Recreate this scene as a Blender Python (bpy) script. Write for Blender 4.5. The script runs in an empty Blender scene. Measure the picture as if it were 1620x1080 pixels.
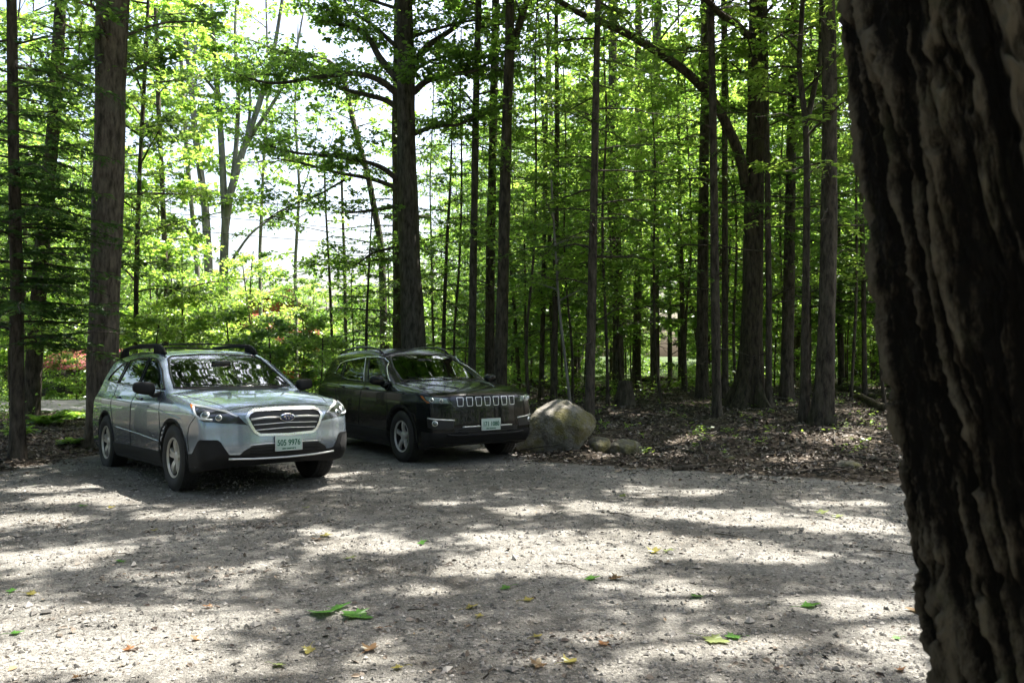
import bpy, bmesh, math, random
import numpy as np
from mathutils import Vector, Matrix, geometry
from mathutils.bvhtree import BVHTree
RNG = np.random.default_rng(7)
random.seed(7)
scene = bpy.context.scene
COL = scene.collection
F_PX, CAM_H, HOR_Y = 1310.0, 1.47, 564.0          # focal length and horizon, measured in the photograph's 1620 px
SUN = np.array([.77*math.cos(math.radians(62)), .64*math.cos(math.radians(62)), math.sin(math.radians(62))])
SUN = SUN/np.linalg.norm(SUN)

# ------------------------------------------------------------------ helpers
def tag(o, label=None, cat=None, group=None, kind=None):
    if label: o['label'] = label
    if cat: o['category'] = cat
    if group: o['group'] = group
    if kind: o['kind'] = kind
    return o

def empty(name, loc=(0, 0, 0), rz=0.0):
    o = bpy.data.objects.new(name, None); COL.objects.link(o)
    o.location = loc; o.rotation_euler = (0, 0, rz); o.empty_display_size = .1
    return o

def np_mesh(name, V, faces, mats=None, smooth=True, fmat=None, attrs=None):
    """faces: list of (n,k) int arrays, each of one polygon size"""
    V = np.asarray(V, np.float32)
    me = bpy.data.meshes.new(name)
    fs = [np.asarray(f, np.int32) for f in faces if len(f)]
    nl = sum(f.size for f in fs); nf = sum(len(f) for f in fs)
    me.vertices.add(len(V)); me.vertices.foreach_set('co', V.ravel())
    me.loops.add(nl); me.polygons.add(nf)
    me.loops.foreach_set('vertex_index', np.concatenate([f.ravel() for f in fs]))
    tot = np.concatenate([np.full(len(f), f.shape[1], np.int32) for f in fs])
    st = np.concatenate([[0], np.cumsum(tot)[:-1]]).astype(np.int32)
    me.polygons.foreach_set('loop_start', st); me.polygons.foreach_set('loop_total', tot)
    me.polygons.foreach_set('use_smooth', np.full(nf, smooth, bool))
    if fmat is not None: me.polygons.foreach_set('material_index', np.asarray(fmat, np.int32))
    for k, a in (attrs or {}).items():
        at = me.attributes.new(k, 'FLOAT', 'FACE'); at.data.foreach_set('value', np.asarray(a, np.float32))
    me.update(calc_edges=True)
    for m in (mats or []): me.materials.append(m)
    return me

def obj(name, me, parent=None):
    o = bpy.data.objects.new(name, me); COL.objects.link(o)
    if parent is not None: o.parent = parent
    return o

class MB:
    """collects simple solids into one mesh"""
    def __init__(s): s.V = []; s.F = {}; s.n = 0
    def add(s, V, faces):
        V = np.asarray(V, float).reshape(-1, 3)
        for f in faces: s.F.setdefault(len(f), []).append(tuple(int(i)+s.n for i in f))
        s.V.append(V); s.n += len(V); return s
    def addnp(s, V, F):
        F = np.asarray(F); s.V.append(np.asarray(V, float))
        s.F.setdefault(F.shape[1], []).extend(map(tuple, (F+s.n).tolist())); s.n += len(V); return s
    def box(s, c, d, R=None, bev=0.0):
        x, y, z = [q/2 for q in d]
        bm = bmesh.new(); bmesh.ops.create_cube(bm, size=1.0)
        bmesh.ops.scale(bm, vec=(d[0], d[1], d[2]), verts=bm.verts)
        if bev: bmesh.ops.bevel(bm, geom=bm.edges[:]+bm.verts[:], offset=bev, segments=2, affect='EDGES', profile=.5)
        bm.verts.index_update()
        V = np.array([v.co[:] for v in bm.verts]); F = [[v.index for v in f.verts] for f in bm.faces]; bm.free()
        if R is not None: V = V @ np.asarray(R).T
        return s.add(V+np.asarray(c, float), F)
    def tube(s, P, r, n=8, cap=True, flat=1.0):
        P = np.asarray(P, float); k = len(P); r = np.broadcast_to(np.asarray(r, float), (k,))
        T = np.gradient(P, axis=0); T /= np.linalg.norm(T, axis=1)[:, None]+1e-9
        up = np.array([0, 0, 1.0]) if abs(T[:, 2]).mean() < .8 else np.array([1.0, 0, 0])
        A = np.cross(T, up); A /= np.linalg.norm(A, axis=1)[:, None]+1e-9; B = np.cross(A, T)
        an = np.arange(n)*2*np.pi/n
        V = P[:, None]+r[:, None, None]*(np.cos(an)[None, :, None]*A[:, None]+flat*np.sin(an)[None, :, None]*B[:, None])
        i = np.arange(k-1)[:, None]*n; j = np.arange(n)[None]; j2 = (j+1) % n
        F = np.stack([i+j, i+j2, i+n+j2, i+n+j], -1).reshape(-1, 4)
        n0 = s.n
        s.addnp(V.reshape(-1, 3), F)
        if cap:
            s.F.setdefault(n, []).append(tuple(n0+q for q in range(n-1, -1, -1)))
            s.F.setdefault(n, []).append(tuple(n0+(k-1)*n+q for q in range(n)))
        return s
    def mesh(s, name, mat, smooth=True):
        return np_mesh(name, np.concatenate(s.V), [np.array(f) for f in s.F.values()], [mat] if mat else None, smooth)
    def build(s, name, mat, parent=None, smooth=True): return obj(name, s.mesh(name, mat, smooth), parent)

# ------------------------------------------------------------------ materials
def new_mat(name):
    m = bpy.data.materials.new(name); m.use_nodes = True
    nt = m.node_tree; nt.nodes.clear()
    out = nt.nodes.new('ShaderNodeOutputMaterial')
    return m, nt, out
def N(nt, t, **kw):
    n = nt.nodes.new(t)
    for k, v in kw.items():
        if k in n.inputs.keys() if isinstance(k, str) else False: n.inputs[k].default_value = v
        else: setattr(n, k, v)
    return n
def setin(n, **kw):
    for k, v in kw.items(): n.inputs[k.replace('_', ' ')].default_value = v
    return n
def principled(name, col, rough=.5, metal=0.0, coat=0.0, spec=.5, bump=None, noise=None):
    m, nt, out = new_mat(name)
    b = nt.nodes.new('ShaderNodeBsdfPrincipled')
    b.inputs['Base Color'].default_value = (*col, 1); b.inputs['Roughness'].default_value = rough
    b.inputs['Metallic'].default_value = metal; b.inputs['Coat Weight'].default_value = coat
    b.inputs['Coat Roughness'].default_value = .03
    b.inputs['Specular IOR Level'].default_value = spec
    if noise:      # (scale, amount): a little uneven wear in the colour
        tc = nt.nodes.new('ShaderNodeTexCoord'); t = nt.nodes.new('ShaderNodeTexNoise')
        t.inputs['Scale'].default_value = noise[0]; t.inputs['Detail'].default_value = 6
        nt.links.new(tc.outputs['Object'], t.inputs['Vector'])
        mx = nt.nodes.new('ShaderNodeMix'); mx.data_type = 'RGBA'
        mx.inputs['A'].default_value = (*[c*(1-noise[1]) for c in col], 1); mx.inputs['B'].default_value = (*[min(1, c*(1+noise[1])) for c in col], 1)
        nt.links.new(t.outputs['Fac'], mx.inputs['Factor']); nt.links.new(mx.outputs['Result'], b.inputs['Base Color'])
    if bump:       # (scale, strength, distance)
        tc = nt.nodes.new('ShaderNodeTexCoord'); t = nt.nodes.new('ShaderNodeTexNoise')
        t.inputs['Scale'].default_value = bump[0]; t.inputs['Detail'].default_value = 5
        nt.links.new(tc.outputs['Object'], t.inputs['Vector'])
        bp = nt.nodes.new('ShaderNodeBump'); bp.inputs['Strength'].default_value = bump[1]; bp.inputs['Distance'].default_value = bump[2]
        nt.links.new(t.outputs['Fac'], bp.inputs['Height']); nt.links.new(bp.outputs['Normal'], b.inputs['Normal'])
    nt.links.new(b.outputs[0], out.inputs[0])
    return m
# ------------------------------------------------------------------ car bodies: a smooth solid, then fitted panels
def poly_sdf(px, pz, poly):
    d = np.full(px.shape, 1e9); s = np.ones(px.shape)
    n = len(poly)
    for i in range(n):
        a = poly[i]; b = poly[i-1]
        ex, ey = b[0]-a[0], b[1]-a[1]; wx, wy = px-a[0], pz-a[1]
        t = np.clip((wx*ex+wy*ey)/(ex*ex+ey*ey+1e-12), 0, 1)
        d = np.minimum(d, (wx-ex*t)**2+(wy-ey*t)**2)
        c1 = pz >= a[1]; c2 = pz < b[1]; c3 = ex*wy > ey*wx
        s = np.where((c1 & c2 & c3) | (~c1 & ~c2 & ~c3), -s, s)
    return s*np.sqrt(d)
def smax(a, b, k):
    h = np.clip(.5+.5*(a-b)/k, 0, 1); return b+(a-b)*h+k*h*(1-h)
def smin(a, b, k): return -smax(-a, -b, k)
def spline(P, n=8):
    """Catmull-Rom through the points (open)"""
    P = np.asarray(P, float); Q = np.vstack([2*P[0]-P[1], P, 2*P[-1]-P[-2]]); out = []
    for i in range(1, len(Q)-2):
        for t in np.arange(n)/n:
            a, b, c, d = Q[i-1:i+3]
            out.append(.5*((2*b)+(-a+c)*t+(2*a-5*b+4*c-d)*t*t+(-a+3*b-3*c+d)*t**3))
    out.append(P[-1]); return np.array(out)
def surface_nets(D, org, h):
    nx, ny, nz = D.shape
    ins = D < 0
    c = [ins[a:nx-1+a, b:ny-1+b, e:nz-1+e] for a in (0, 1) for b in (0, 1) for e in (0, 1)]
    tot = sum(q.astype(np.int8) for q in c); act = (tot > 0) & (tot < 8)
    idx = -np.ones(act.shape, np.int64); ii = np.argwhere(act); idx[act] = np.arange(len(ii))
    acc = np.zeros((len(ii), 3)); cnt = np.zeros(len(ii))
    co = [(a, b, e) for a in (0, 1) for b in (0, 1) for e in (0, 1)]
    val = [D[ii[:, 0]+a, ii[:, 1]+b, ii[:, 2]+e] for a, b, e in co]
    for p in range(8):
        for q in range(p+1, 8):
            if sum(abs(np.array(co[p])-np.array(co[q]))) != 1: continue
            m = (val[p] < 0) != (val[q] < 0)
            t = np.where(m, val[p]/(val[p]-val[q]+1e-12), 0)
            P = np.array(co[p])[None]+t[:, None]*(np.array(co[q])-np.array(co[p]))[None]
            acc[m] += P[m]; cnt[m] += 1
    V = (ii+acc/cnt[:, None])*h+org
    F = []
    for ax in range(3):
        sl0 = [slice(1, -1)]*3; sl0[ax] = slice(0, -1); sl1 = list(sl0); sl1[ax] = slice(1, None)
        a = ins[tuple(sl0)]; b = ins[tuple(sl1)]
        e = np.argwhere(a != b); e0 = e.copy()
        for k in range(3):
            if k != ax: e0[:, k] += 1
        u, v = (ax+1) % 3, (ax+2) % 3
        def at(du, dv):
            q = e0.copy(); q[:, u] -= du; q[:, v] -= dv; return idx[q[:, 0], q[:, 1], q[:, 2]]
        f = np.stack([at(1, 1), at(0, 1), at(0, 0), at(1, 0)], 1)
        fl = ~a[tuple(e.T)]; f[fl] = f[fl][:, ::-1]; F.append(f)
    return V, np.concatenate(F)

def car_solid(spec, h=.016):
    x0, x1 = spec['xr']; y1 = spec['hw']+.06; z0, z1 = spec['zr']
    xs = np.arange(x0-.06, x1+.06, h); ys = np.arange(-h*1.5, y1, h); zs = np.arange(z0-.06, z1+.06, h)
    X, Z = np.meshgrid(xs, zs, indexing='ij')
    prof = spec['profile']
    W = spec['W'](X, Z)
    D = np.empty((len(xs), len(ys), len(zs)), np.float32)
    for j, y in enumerate(ys):
        ay = abs(y)
        bow = spec['bow_f']*(ay/.9)**spec.get('bow_p', 2.6)*np.clip((X+.2)/.9, 0, 1)-spec['bow_r']*(ay/.9)**2.6*np.clip((-X-spec['wb']+.2)/.8, 0, 1)
        P = poly_sdf(X+bow, Z+spec['crown'](X)*ay*ay, prof)
        d = smax(P, ay-W, spec.get('k', .07))
        for ax, r in spec['arches']:
            w = np.maximum(np.hypot(X-ax, Z-spec['axle_z'])-r, .62-ay)
            d = np.maximum(d, -w)
        D[:, j, :] = d
    D = np.concatenate([D[:, :0:-1][:, :-2], D[:, 1:]], 1) if False else D
    # mirror: ys starts at -1.5h, so columns 2.. are +.5h, 1.5h ...
    half = D[:, 2:]; full = np.concatenate([half[:, ::-1], half], 1)
    org = np.array([xs[0], -(half.shape[1]-.5)*h, zs[0]])
    V, F = surface_nets(full, org, h)
    return V, F

def smooth_lap(V, F, it=2, lam=.5):
    E = np.concatenate([F[:, [0, 1]], F[:, [1, 2]], F[:, [2, 3]], F[:, [3, 0]]])
    for _ in range(it):
        A = np.zeros_like(V); c = np.zeros(len(V))
        for k in (0, 1):
            np.add.at(A, E[:, k], V[E[:, 1-k]]); np.add.at(c, E[:, k], 1)
        V = V+lam*(A/c[:, None]-V)
    return V

class Skin:
    """fits flat outlines onto a car's solid as panels with a real edge"""
    def __init__(s, V, F):
        s.bvh = BVHTree.FromPolygons([tuple(v) for v in V.tolist()], F.tolist())
    def hit(s, o, d):
        p, n, i, t = s.bvh.ray_cast(Vector(o), Vector(d))
        return (p, n)
    def patch(s, poly, plane, off=.003, thick=.012, cell=.03, side=1, hole=None):
        """plane 'side': poly in (x,z), side=-1 the right flank; 'front': (y,z); 'diag': (u,z) seen from the front corner; 'top': (x,y); 'rear'"""
        bm = bmesh.new()
        def mk(pl):
            vs = [bm.verts.new((a, b, 0)) for a, b in pl]; return vs
        vs = mk(poly)
        if hole is None: bm.faces.new(vs)
        else:
            hv = mk(hole); n = len(vs)
            for i in range(n): bm.faces.new((vs[i], vs[(i+1) % n], hv[(i+1) % n], hv[i]))
        P = np.array(poly); lo, hi = P.min(0), P.max(0)
        bmesh.ops.triangulate(bm, faces=bm.faces[:])
        for ax in (0, 1):
            for q in np.arange(lo[ax]+cell*.5, hi[ax], cell):
                co = (q, 0, 0) if ax == 0 else (0, q, 0); no = (1, 0, 0) if ax == 0 else (0, 1, 0)
                bmesh.ops.bisect_plane(bm, geom=bm.verts[:]+bm.edges[:]+bm.faces[:], plane_co=co, plane_no=no)
        bm.normal_update(); bm.verts.index_update(); bm.faces.ensure_lookup_table()
        UV = np.array([v.co[:2] for v in bm.verts]); FF = [[v.index for v in f.verts] for f in bm.faces]
        if bm.faces[0].normal.z < 0: FF = [f[::-1] for f in FF]
        bnd = [[e.verts[0].index, e.verts[1].index] for e in bm.edges if len(e.link_faces) == 1]
        bm.free()
        if plane == 'side': d = Vector((0, -side, 0)); org = [(u, 3*side, v) for u, v in UV]
        elif plane == 'front': d = Vector((-1, 0, 0)); org = [(3, u, v) for u, v in UV]
        elif plane == 'rear': d = Vector((1, 0, 0)); org = [(-8, u, v) for u, v in UV]
        elif plane == 'top': d = Vector((0, 0, -1)); org = [(u, v, 4) for u, v in UV]
        elif plane == 'diag':
            d = Vector((-.7071, -.7071*side, 0)); org = [(.7071*u+3, -.7071*u*side+3*side, v) for u, v in UV]
        pts, nrm, ok = [], [], []
        for o in org:
            p, n = s.hit(o, d)
            if p is None: p, n, _, _ = s.bvh.find_nearest(Vector(o)+d*3)
            pts.append(p); nrm.append(n if n.dot(d) < 0 else -n)
        # smooth the normals a little so that the panel's shell is even
        nrm = np.array([n[:] for n in nrm]); pts = np.array([p[:] for p in pts])
        top = pts+nrm*off; bot = pts+nrm*(off-thick)
        n = len(pts)
        # winding: make top faces look along the mean normal
        f0 = FF[len(FF)//2]; nn = np.cross(top[f0[1]]-top[f0[0]], top[f0[2]]-top[f0[1]])
        if nn.dot(nrm[f0[0]]) < 0: FF = [f[::-1] for f in FF]
        dire = {}
        for f in FF:
            for a, b in zip(f, f[1:]+f[:1]): dire[(a, b)] = 1
        side_f = []
        for a, b in bnd:
            if (a, b) not in dire: a, b = b, a
            side_f.append([b, a, a+n, b+n])
        return np.concatenate([top, bot]), FF, side_f
    def panel(s, name, poly, plane, mat, parent, mirror=False, **kw):
        """one object; with mirror=True a second one on the other flank"""
        V, FF, SF = s.patch(poly, plane, **kw)
        mb = MB(); mb.add(V, FF+SF); me = mb.mesh(name, mat); sharp_edges(me)
        out = [obj(name, me, parent)]
        if mirror:
            mb = MB(); mb.add(V*np.array([1, -1, 1]), [f[::-1] for f in FF+SF]); me = mb.mesh(name, mat); sharp_edges(me)
            out.append(obj(name, me, parent))
        return out
    def line(s, pts, plane, side=1, step=.03):
        """points on the skin along a drawn line"""
        P = np.array(pts, float); out = []; nn = []
        for a, b in zip(P[:-1], P[1:]):
            k = max(1, int(np.linalg.norm(b-a)/step))
            for t in np.arange(k)/k: out.append(a+(b-a)*t)
        out.append(P[-1]); R = []
        for u, v in out:
            if plane == 'side': o, d = (u, 3*side, v), (0, -side, 0)
            elif plane == 'front': o, d = (3, u, v), (-1, 0, 0)
            elif plane == 'diag': o, d = (.7071*u+3, -.7071*u*side+3*side, v), (-.7071, -.7071*side, 0)
            else: o, d = (u, v, 4), (0, 0, -1)
            p, n = s.hit(o, d)
            if p is not None: R.append(np.array(p[:])); nn.append(np.array(n[:]))
        return np.array(R), np.array(nn)
def sharp_edges(me, ang=.6):
    try: me.set_sharp_from_angle(angle=ang)
    except Exception: pass
def mir(me_obj, parent):
    me = me_obj.data.copy(); n = len(me.vertices); c = np.empty(n*3, np.float32)
    me.vertices.foreach_get('co', c); c = c.reshape(-1, 3); c[:, 1] *= -1; me.vertices.foreach_set('co', c.ravel()); me.flip_normals(); me.update()
    return obj(me_obj.name.split('.')[0], me, parent)

def interp_w(x, xs, ws): return np.interp(x, xs, ws)
# ---- silver wagon
def wag_W(X, Z):
    low = np.interp(Z, [.2, .35, .62, .86, .95, 1.0], [.865, .90, .918, .912, .897, .862])
    cab = np.interp(Z, [1.0, 1.06, 1.2, 1.45, 1.60], [.862, .835, .787, .685, .60])
    w = np.where(Z < 1.0, low, cab)
    plan = np.interp(X, [-3.95, -3.6, -3.0, -2.2, -.6, 0, .5, .8, .97], [.86, .93, .975, 1, 1, .995, .965, .915, .86])
    return w*plan
WAG = dict(W=wag_W, xr=(-3.9, .98), hw=.93, zr=(.2, 1.62), wb=2.745, axle_z=.36, bow_f=.26, bow_r=.22, k=.055,
    crown=lambda X: np.interp(X, [-3.8, -1.4, -.5, .2, .9], [.09, .075, .09, .09, .05]),
    arches=[(0, .395), (-2.745, .395)],
    profile=np.vstack([spline([(-3.72, .30), (-3.86, .42), (-3.89, .62), (-3.83, .80), (-3.76, 1.02), (-3.58, 1.30), (-3.40, 1.47), (-3.15, 1.53),
        (-2.6, 1.585), (-2.0, 1.60), (-1.55, 1.585), (-1.22, 1.53), (-.80, 1.315), (-.42, 1.115)], 5),
        spline([(-.36, 1.10), (.0, 1.08), (.45, 1.03), (.75, .968), (.89, .905), (.945, .81), (.96, .65), (.97, .52), (.955, .42), (.88, .315)], 5), [(.55, .27), (-3.4, .25)]]))
# ---- black SUV
def suv_W(X, Z):
    low = np.interp(Z, [.2, .35, .62, .84, .97, 1.03], [.855, .89, .905, .903, .892, .842])
    cab = np.interp(Z, [1.03, 1.07, 1.2, 1.45, 1.62], [.842, .822, .785, .69, .60])
    w = np.where(Z < 1.03, low, cab)
    plan = np.interp(X, [-3.6, -3.3, -2.8, -2.1, -.6, 0, .45, .72, .90], [.87, .94, .98, 1, 1, .995, .96, .91, .85])
    return w*plan
SUV = dict(W=suv_W, xr=(-3.55, .92), hw=.93, zr=(.2, 1.66), wb=2.636, axle_z=.355, bow_f=.17, bow_r=.2, k=.05,
    crown=lambda X: np.interp(X, [-3.5, -1.4, -.5, .2, .9], [.10, .08, .09, .07, .03]),
    arches=[(0, .395), (-2.636, .395)],
    profile=np.vstack([spline([(-3.30, .36), (-3.43, .47), (-3.45, .65), (-3.40, .90), (-3.31, 1.10), (-3.16, 1.36), (-2.98, 1.50), (-2.75, 1.55),
        (-2.2, 1.59), (-1.65, 1.60), (-1.35, 1.57), (-1.12, 1.51), (-.72, 1.31), (-.36, 1.135)], 5),
        spline([(-.30, 1.13), (.1, 1.095), (.5, 1.052), (.74, 1.002), (.835, .955)], 5), spline([(.86, .90), (.875, .78), (.885, .66), (.895, .52), (.885, .40), (.80, .28)], 5), [(.5, .23), (-3.05, .23)]]))
# ------------------------------------------------------------------ the two cars
def glass_mat(name, tint, boost=1.0):
    m, nt, out = new_mat(name)
    tr = nt.nodes.new('ShaderNodeBsdfTransparent'); tr.inputs[0].default_value = (*tint, 1)
    gl = nt.nodes.new('ShaderNodeBsdfGlossy'); gl.inputs['Roughness'].default_value = .022; gl.inputs[0].default_value = (.9, .95, .95, 1)
    lw = nt.nodes.new('ShaderNodeFresnel'); lw.inputs[0].default_value = 1.5
    mu = nt.nodes.new('ShaderNodeMath'); mu.operation = 'MULTIPLY_ADD'; mu.inputs[1].default_value = boost; mu.inputs[2].default_value = .03; mu.use_clamp = True
    mx = nt.nodes.new('ShaderNodeMixShader')
    nt.links.new(lw.outputs[0], mu.inputs[0]); nt.links.new(mu.outputs[0], mx.inputs[0])
    nt.links.new(tr.outputs[0], mx.inputs[1]); nt.links.new(gl.outputs[0], mx.inputs[2]); nt.links.new(mx.outputs[0], out.inputs[0])
    return m
def paint(name, col, metal, rough, flake):
    m, nt, out = new_mat(name)
    b = nt.nodes.new('ShaderNodeBsdfPrincipled'); tc = nt.nodes.new('ShaderNodeTexCoord')
    b.inputs['Metallic'].default_value = metal; b.inputs['Roughness'].default_value = rough
    b.inputs['Coat Weight'].default_value = 1 if metal else .40; b.inputs['Specular IOR Level'].default_value = .5 if metal else .15; b.inputs['Coat Roughness'].default_value = .02
    n1 = nt.nodes.new('ShaderNodeTexNoise'); n1.inputs['Scale'].default_value = 3.0; n1.inputs['Detail'].default_value = 8
    nt.links.new(tc.outputs['Object'], n1.inputs['Vector'])
    sx = nt.nodes.new('ShaderNodeSeparateXYZ'); nt.links.new(tc.outputs['Object'], sx.inputs[0])
    mr = nt.nodes.new('ShaderNodeMapRange'); mr.inputs[1].default_value = .75; mr.inputs[2].default_value = .25    # road dust low on the flanks
    nt.links.new(sx.outputs['Z'], mr.inputs[0])
    mm = nt.nodes.new('ShaderNodeMath'); mm.operation = 'MULTIPLY'; nt.links.new(mr.outputs[0], mm.inputs[0]); nt.links.new(n1.outputs['Fac'], mm.inputs[1])
    mx = nt.nodes.new('ShaderNodeMix'); mx.data_type = 'RGBA'; mx.inputs['A'].default_value = (*col, 1); mx.inputs['B'].default_value = (.20, .185, .16, 1)
    m2 = nt.nodes.new('ShaderNodeMath'); m2.operation = 'MULTIPLY'; m2.inputs[1].default_value = flake; nt.links.new(mm.outputs[0], m2.inputs[0])
    nt.links.new(m2.outputs[0], mx.inputs['Factor']); nt.links.new(mx.outputs['Result'], b.inputs['Base Color'])
    nt.links.new(b.outputs[0], out.inputs[0])
    return m
M = {}
M['silver'] = paint('silver_paint', (.34, .412, .495), .8, .24, .25)
M['black'] = paint('black_paint', (.004, .0055, .006), .0, .25, .05)
M['cladding'] = principled('cladding_plastic', (.011, .0115, .012), .6, spec=.25, bump=(350, .25, .002), noise=(9, .3))
M['gloss_black'] = principled('gloss_black', (.008, .008, .009), .12)
M['rubber'] = principled('tyre_rubber', (.018, .018, .018), .75, noise=(14, .35))
M['chrome'] = principled('chrome', (.82, .83, .85), .10, 1.0)
M['satin'] = principled('satin_metal', (.80, .80, .79), .38, .85)
M['chrome_ring'] = principled('chrome_ring', (.88, .89, .90), .26, .95)
M['alloy_warm'] = principled('alloy_warm', (.62, .59, .53), .38, .5, noise=(20, .15))
M['alloy_grey'] = principled('alloy_grey', (.58, .58, .57), .36, .5, noise=(20, .15))
M['dark_mesh'] = principled('dark_mesh', (.01, .01, .01), .5)
M['well'] = principled('wheel_well_liner', (.012, .012, .012), .9)
M['seam'] = principled('seam_black', (.006, .006, .006), .7)
M['amber'] = principled('amber_plastic', (.50, .15, .03), .2)
M['lamp'] = principled('lamp_white', (.75, .78, .8), .12, .3)
M['lens'] = principled('lens_dark', (.16, .19, .19), .06, .7, coat=1)
M['lamp_glass'] = principled('lamp_glass', (.24, .28, .265), .2, .5, coat=1)
M['housing'] = principled('lamp_housing', (.035, .037, .04), .12, .2, coat=1)
M['cloth'] = principled('seat_cloth', (.03, .03, .032), .85)
M['plate'] = principled('plate_face', (.50, .62, .56), .4, noise=(10, .12))
M['plate_ink'] = principled('plate_ink', (.01, .11, .055), .5)
M['plate_rim'] = principled('plate_frame', (.62, .64, .65), .3, .5)
M['emblem'] = principled('emblem_blue', (.02, .03, .09), .15, coat=1)
M['glass_front'] = glass_mat('windscreen_glass', (.42, .47, .45), 2.6)
M['glass_side'] = glass_mat('side_glass', (.40, .45, .42), 1.2)
M['glass_dark'] = glass_mat('privacy_glass', (.10, .115, .11), 1.3)

def in_poly(x, z, poly): return poly_sdf(x, z, poly) < 0

def rough_ring(poly, d):
    """an outline moved outwards by d (inwards when negative)"""
    P = np.array(poly, float); n = len(P); out = []
    A = .5*sum(P[i-1][0]*P[i][1]-P[i][0]*P[i-1][1] for i in range(n)); sg = 1 if A > 0 else -1
    for i in range(n):
        a, b, c = P[i-1], P[i], P[(i+1) % n]
        e1 = (b-a)/(np.linalg.norm(b-a)+1e-9); e2 = (c-b)/(np.linalg.norm(c-b)+1e-9)
        n1 = np.array([e1[1], -e1[0]])*sg; n2 = np.array([e2[1], -e2[0]])*sg
        m = n1+n2; m /= max(.5, m@m/2+1e-9)**1; out.append(b+m*d*(1 if True else 0))
    return [tuple(p) for p in out]

def text_mesh(s, size, mat, depth=.0015, sx=1.0):
    cu = bpy.data.curves.new('plate_text', 'FONT'); cu.body = s; cu.size = size; cu.align_x = 'CENTER'; cu.align_y = 'CENTER'; cu.extrude = depth; cu.offset = .0016
    o = bpy.data.objects.new('plate_text', cu); COL.objects.link(o)
    dg = bpy.context.evaluated_depsgraph_get(); me = bpy.data.meshes.new_from_object(o.evaluated_get(dg))
    bpy.data.objects.remove(o); bpy.data.curves.remove(cu)
    me.transform(Matrix.Scale(sx, 4, (1, 0, 0)))
    me.materials.clear(); me.materials.append(mat); return me

def plate(parent, x, y, z, number, tilt=0.0):
    t = MB().box((0, 0, 0), (.305, .152, .006), bev=.002).build('license_plate', M['plate'], parent)
    t.matrix_local = Matrix.Translation((x, y, z)) @ Matrix(((0, 0, 1, 0), (1, 0, 0, 0), (0, 1, 0, 0), (0, 0, 0, 1))) @ Matrix.Rotation(tilt, 4, 'X')
    fr = MB()
    for sx in (-1, 1): fr.box((sx*.1535, 0, .001), (.007, .160, .010), bev=.001)
    for sy in (-1, 1): fr.box((0, sy*.0775, .001), (.300, .006, .010), bev=.001)
    fr.build('frame', M['plate_rim'], t)
    obj('number', text_mesh(number, .088, M['plate_ink'], sx=.80), t).location = (0, .004, .0042)
    obj('state_name', text_mesh('NEW HAMPSHIRE', .018, M['plate_ink'], .0005, 1.1), t).location = (0, -.058, .0038)
    return t

def lathe(mb, prof, n=40):
    """profile (y, r) turned round the y axis"""
    k = len(prof); a = np.arange(n)*2*np.pi/n; P = np.array(prof, float)
    V = np.stack([P[:, 1][:, None]*np.cos(a), np.repeat(P[:, 0][:, None], n, 1), P[:, 1][:, None]*np.sin(a)], -1).reshape(-1, 3)
    i = np.arange(k-1)[:, None]*n; j = np.arange(n)[None]; j2 = (j+1) % n
    mb.addnp(V, np.stack([i+j, i+n+j, i+n+j2, i+j2], -1).reshape(-1, 4)); return mb

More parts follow.
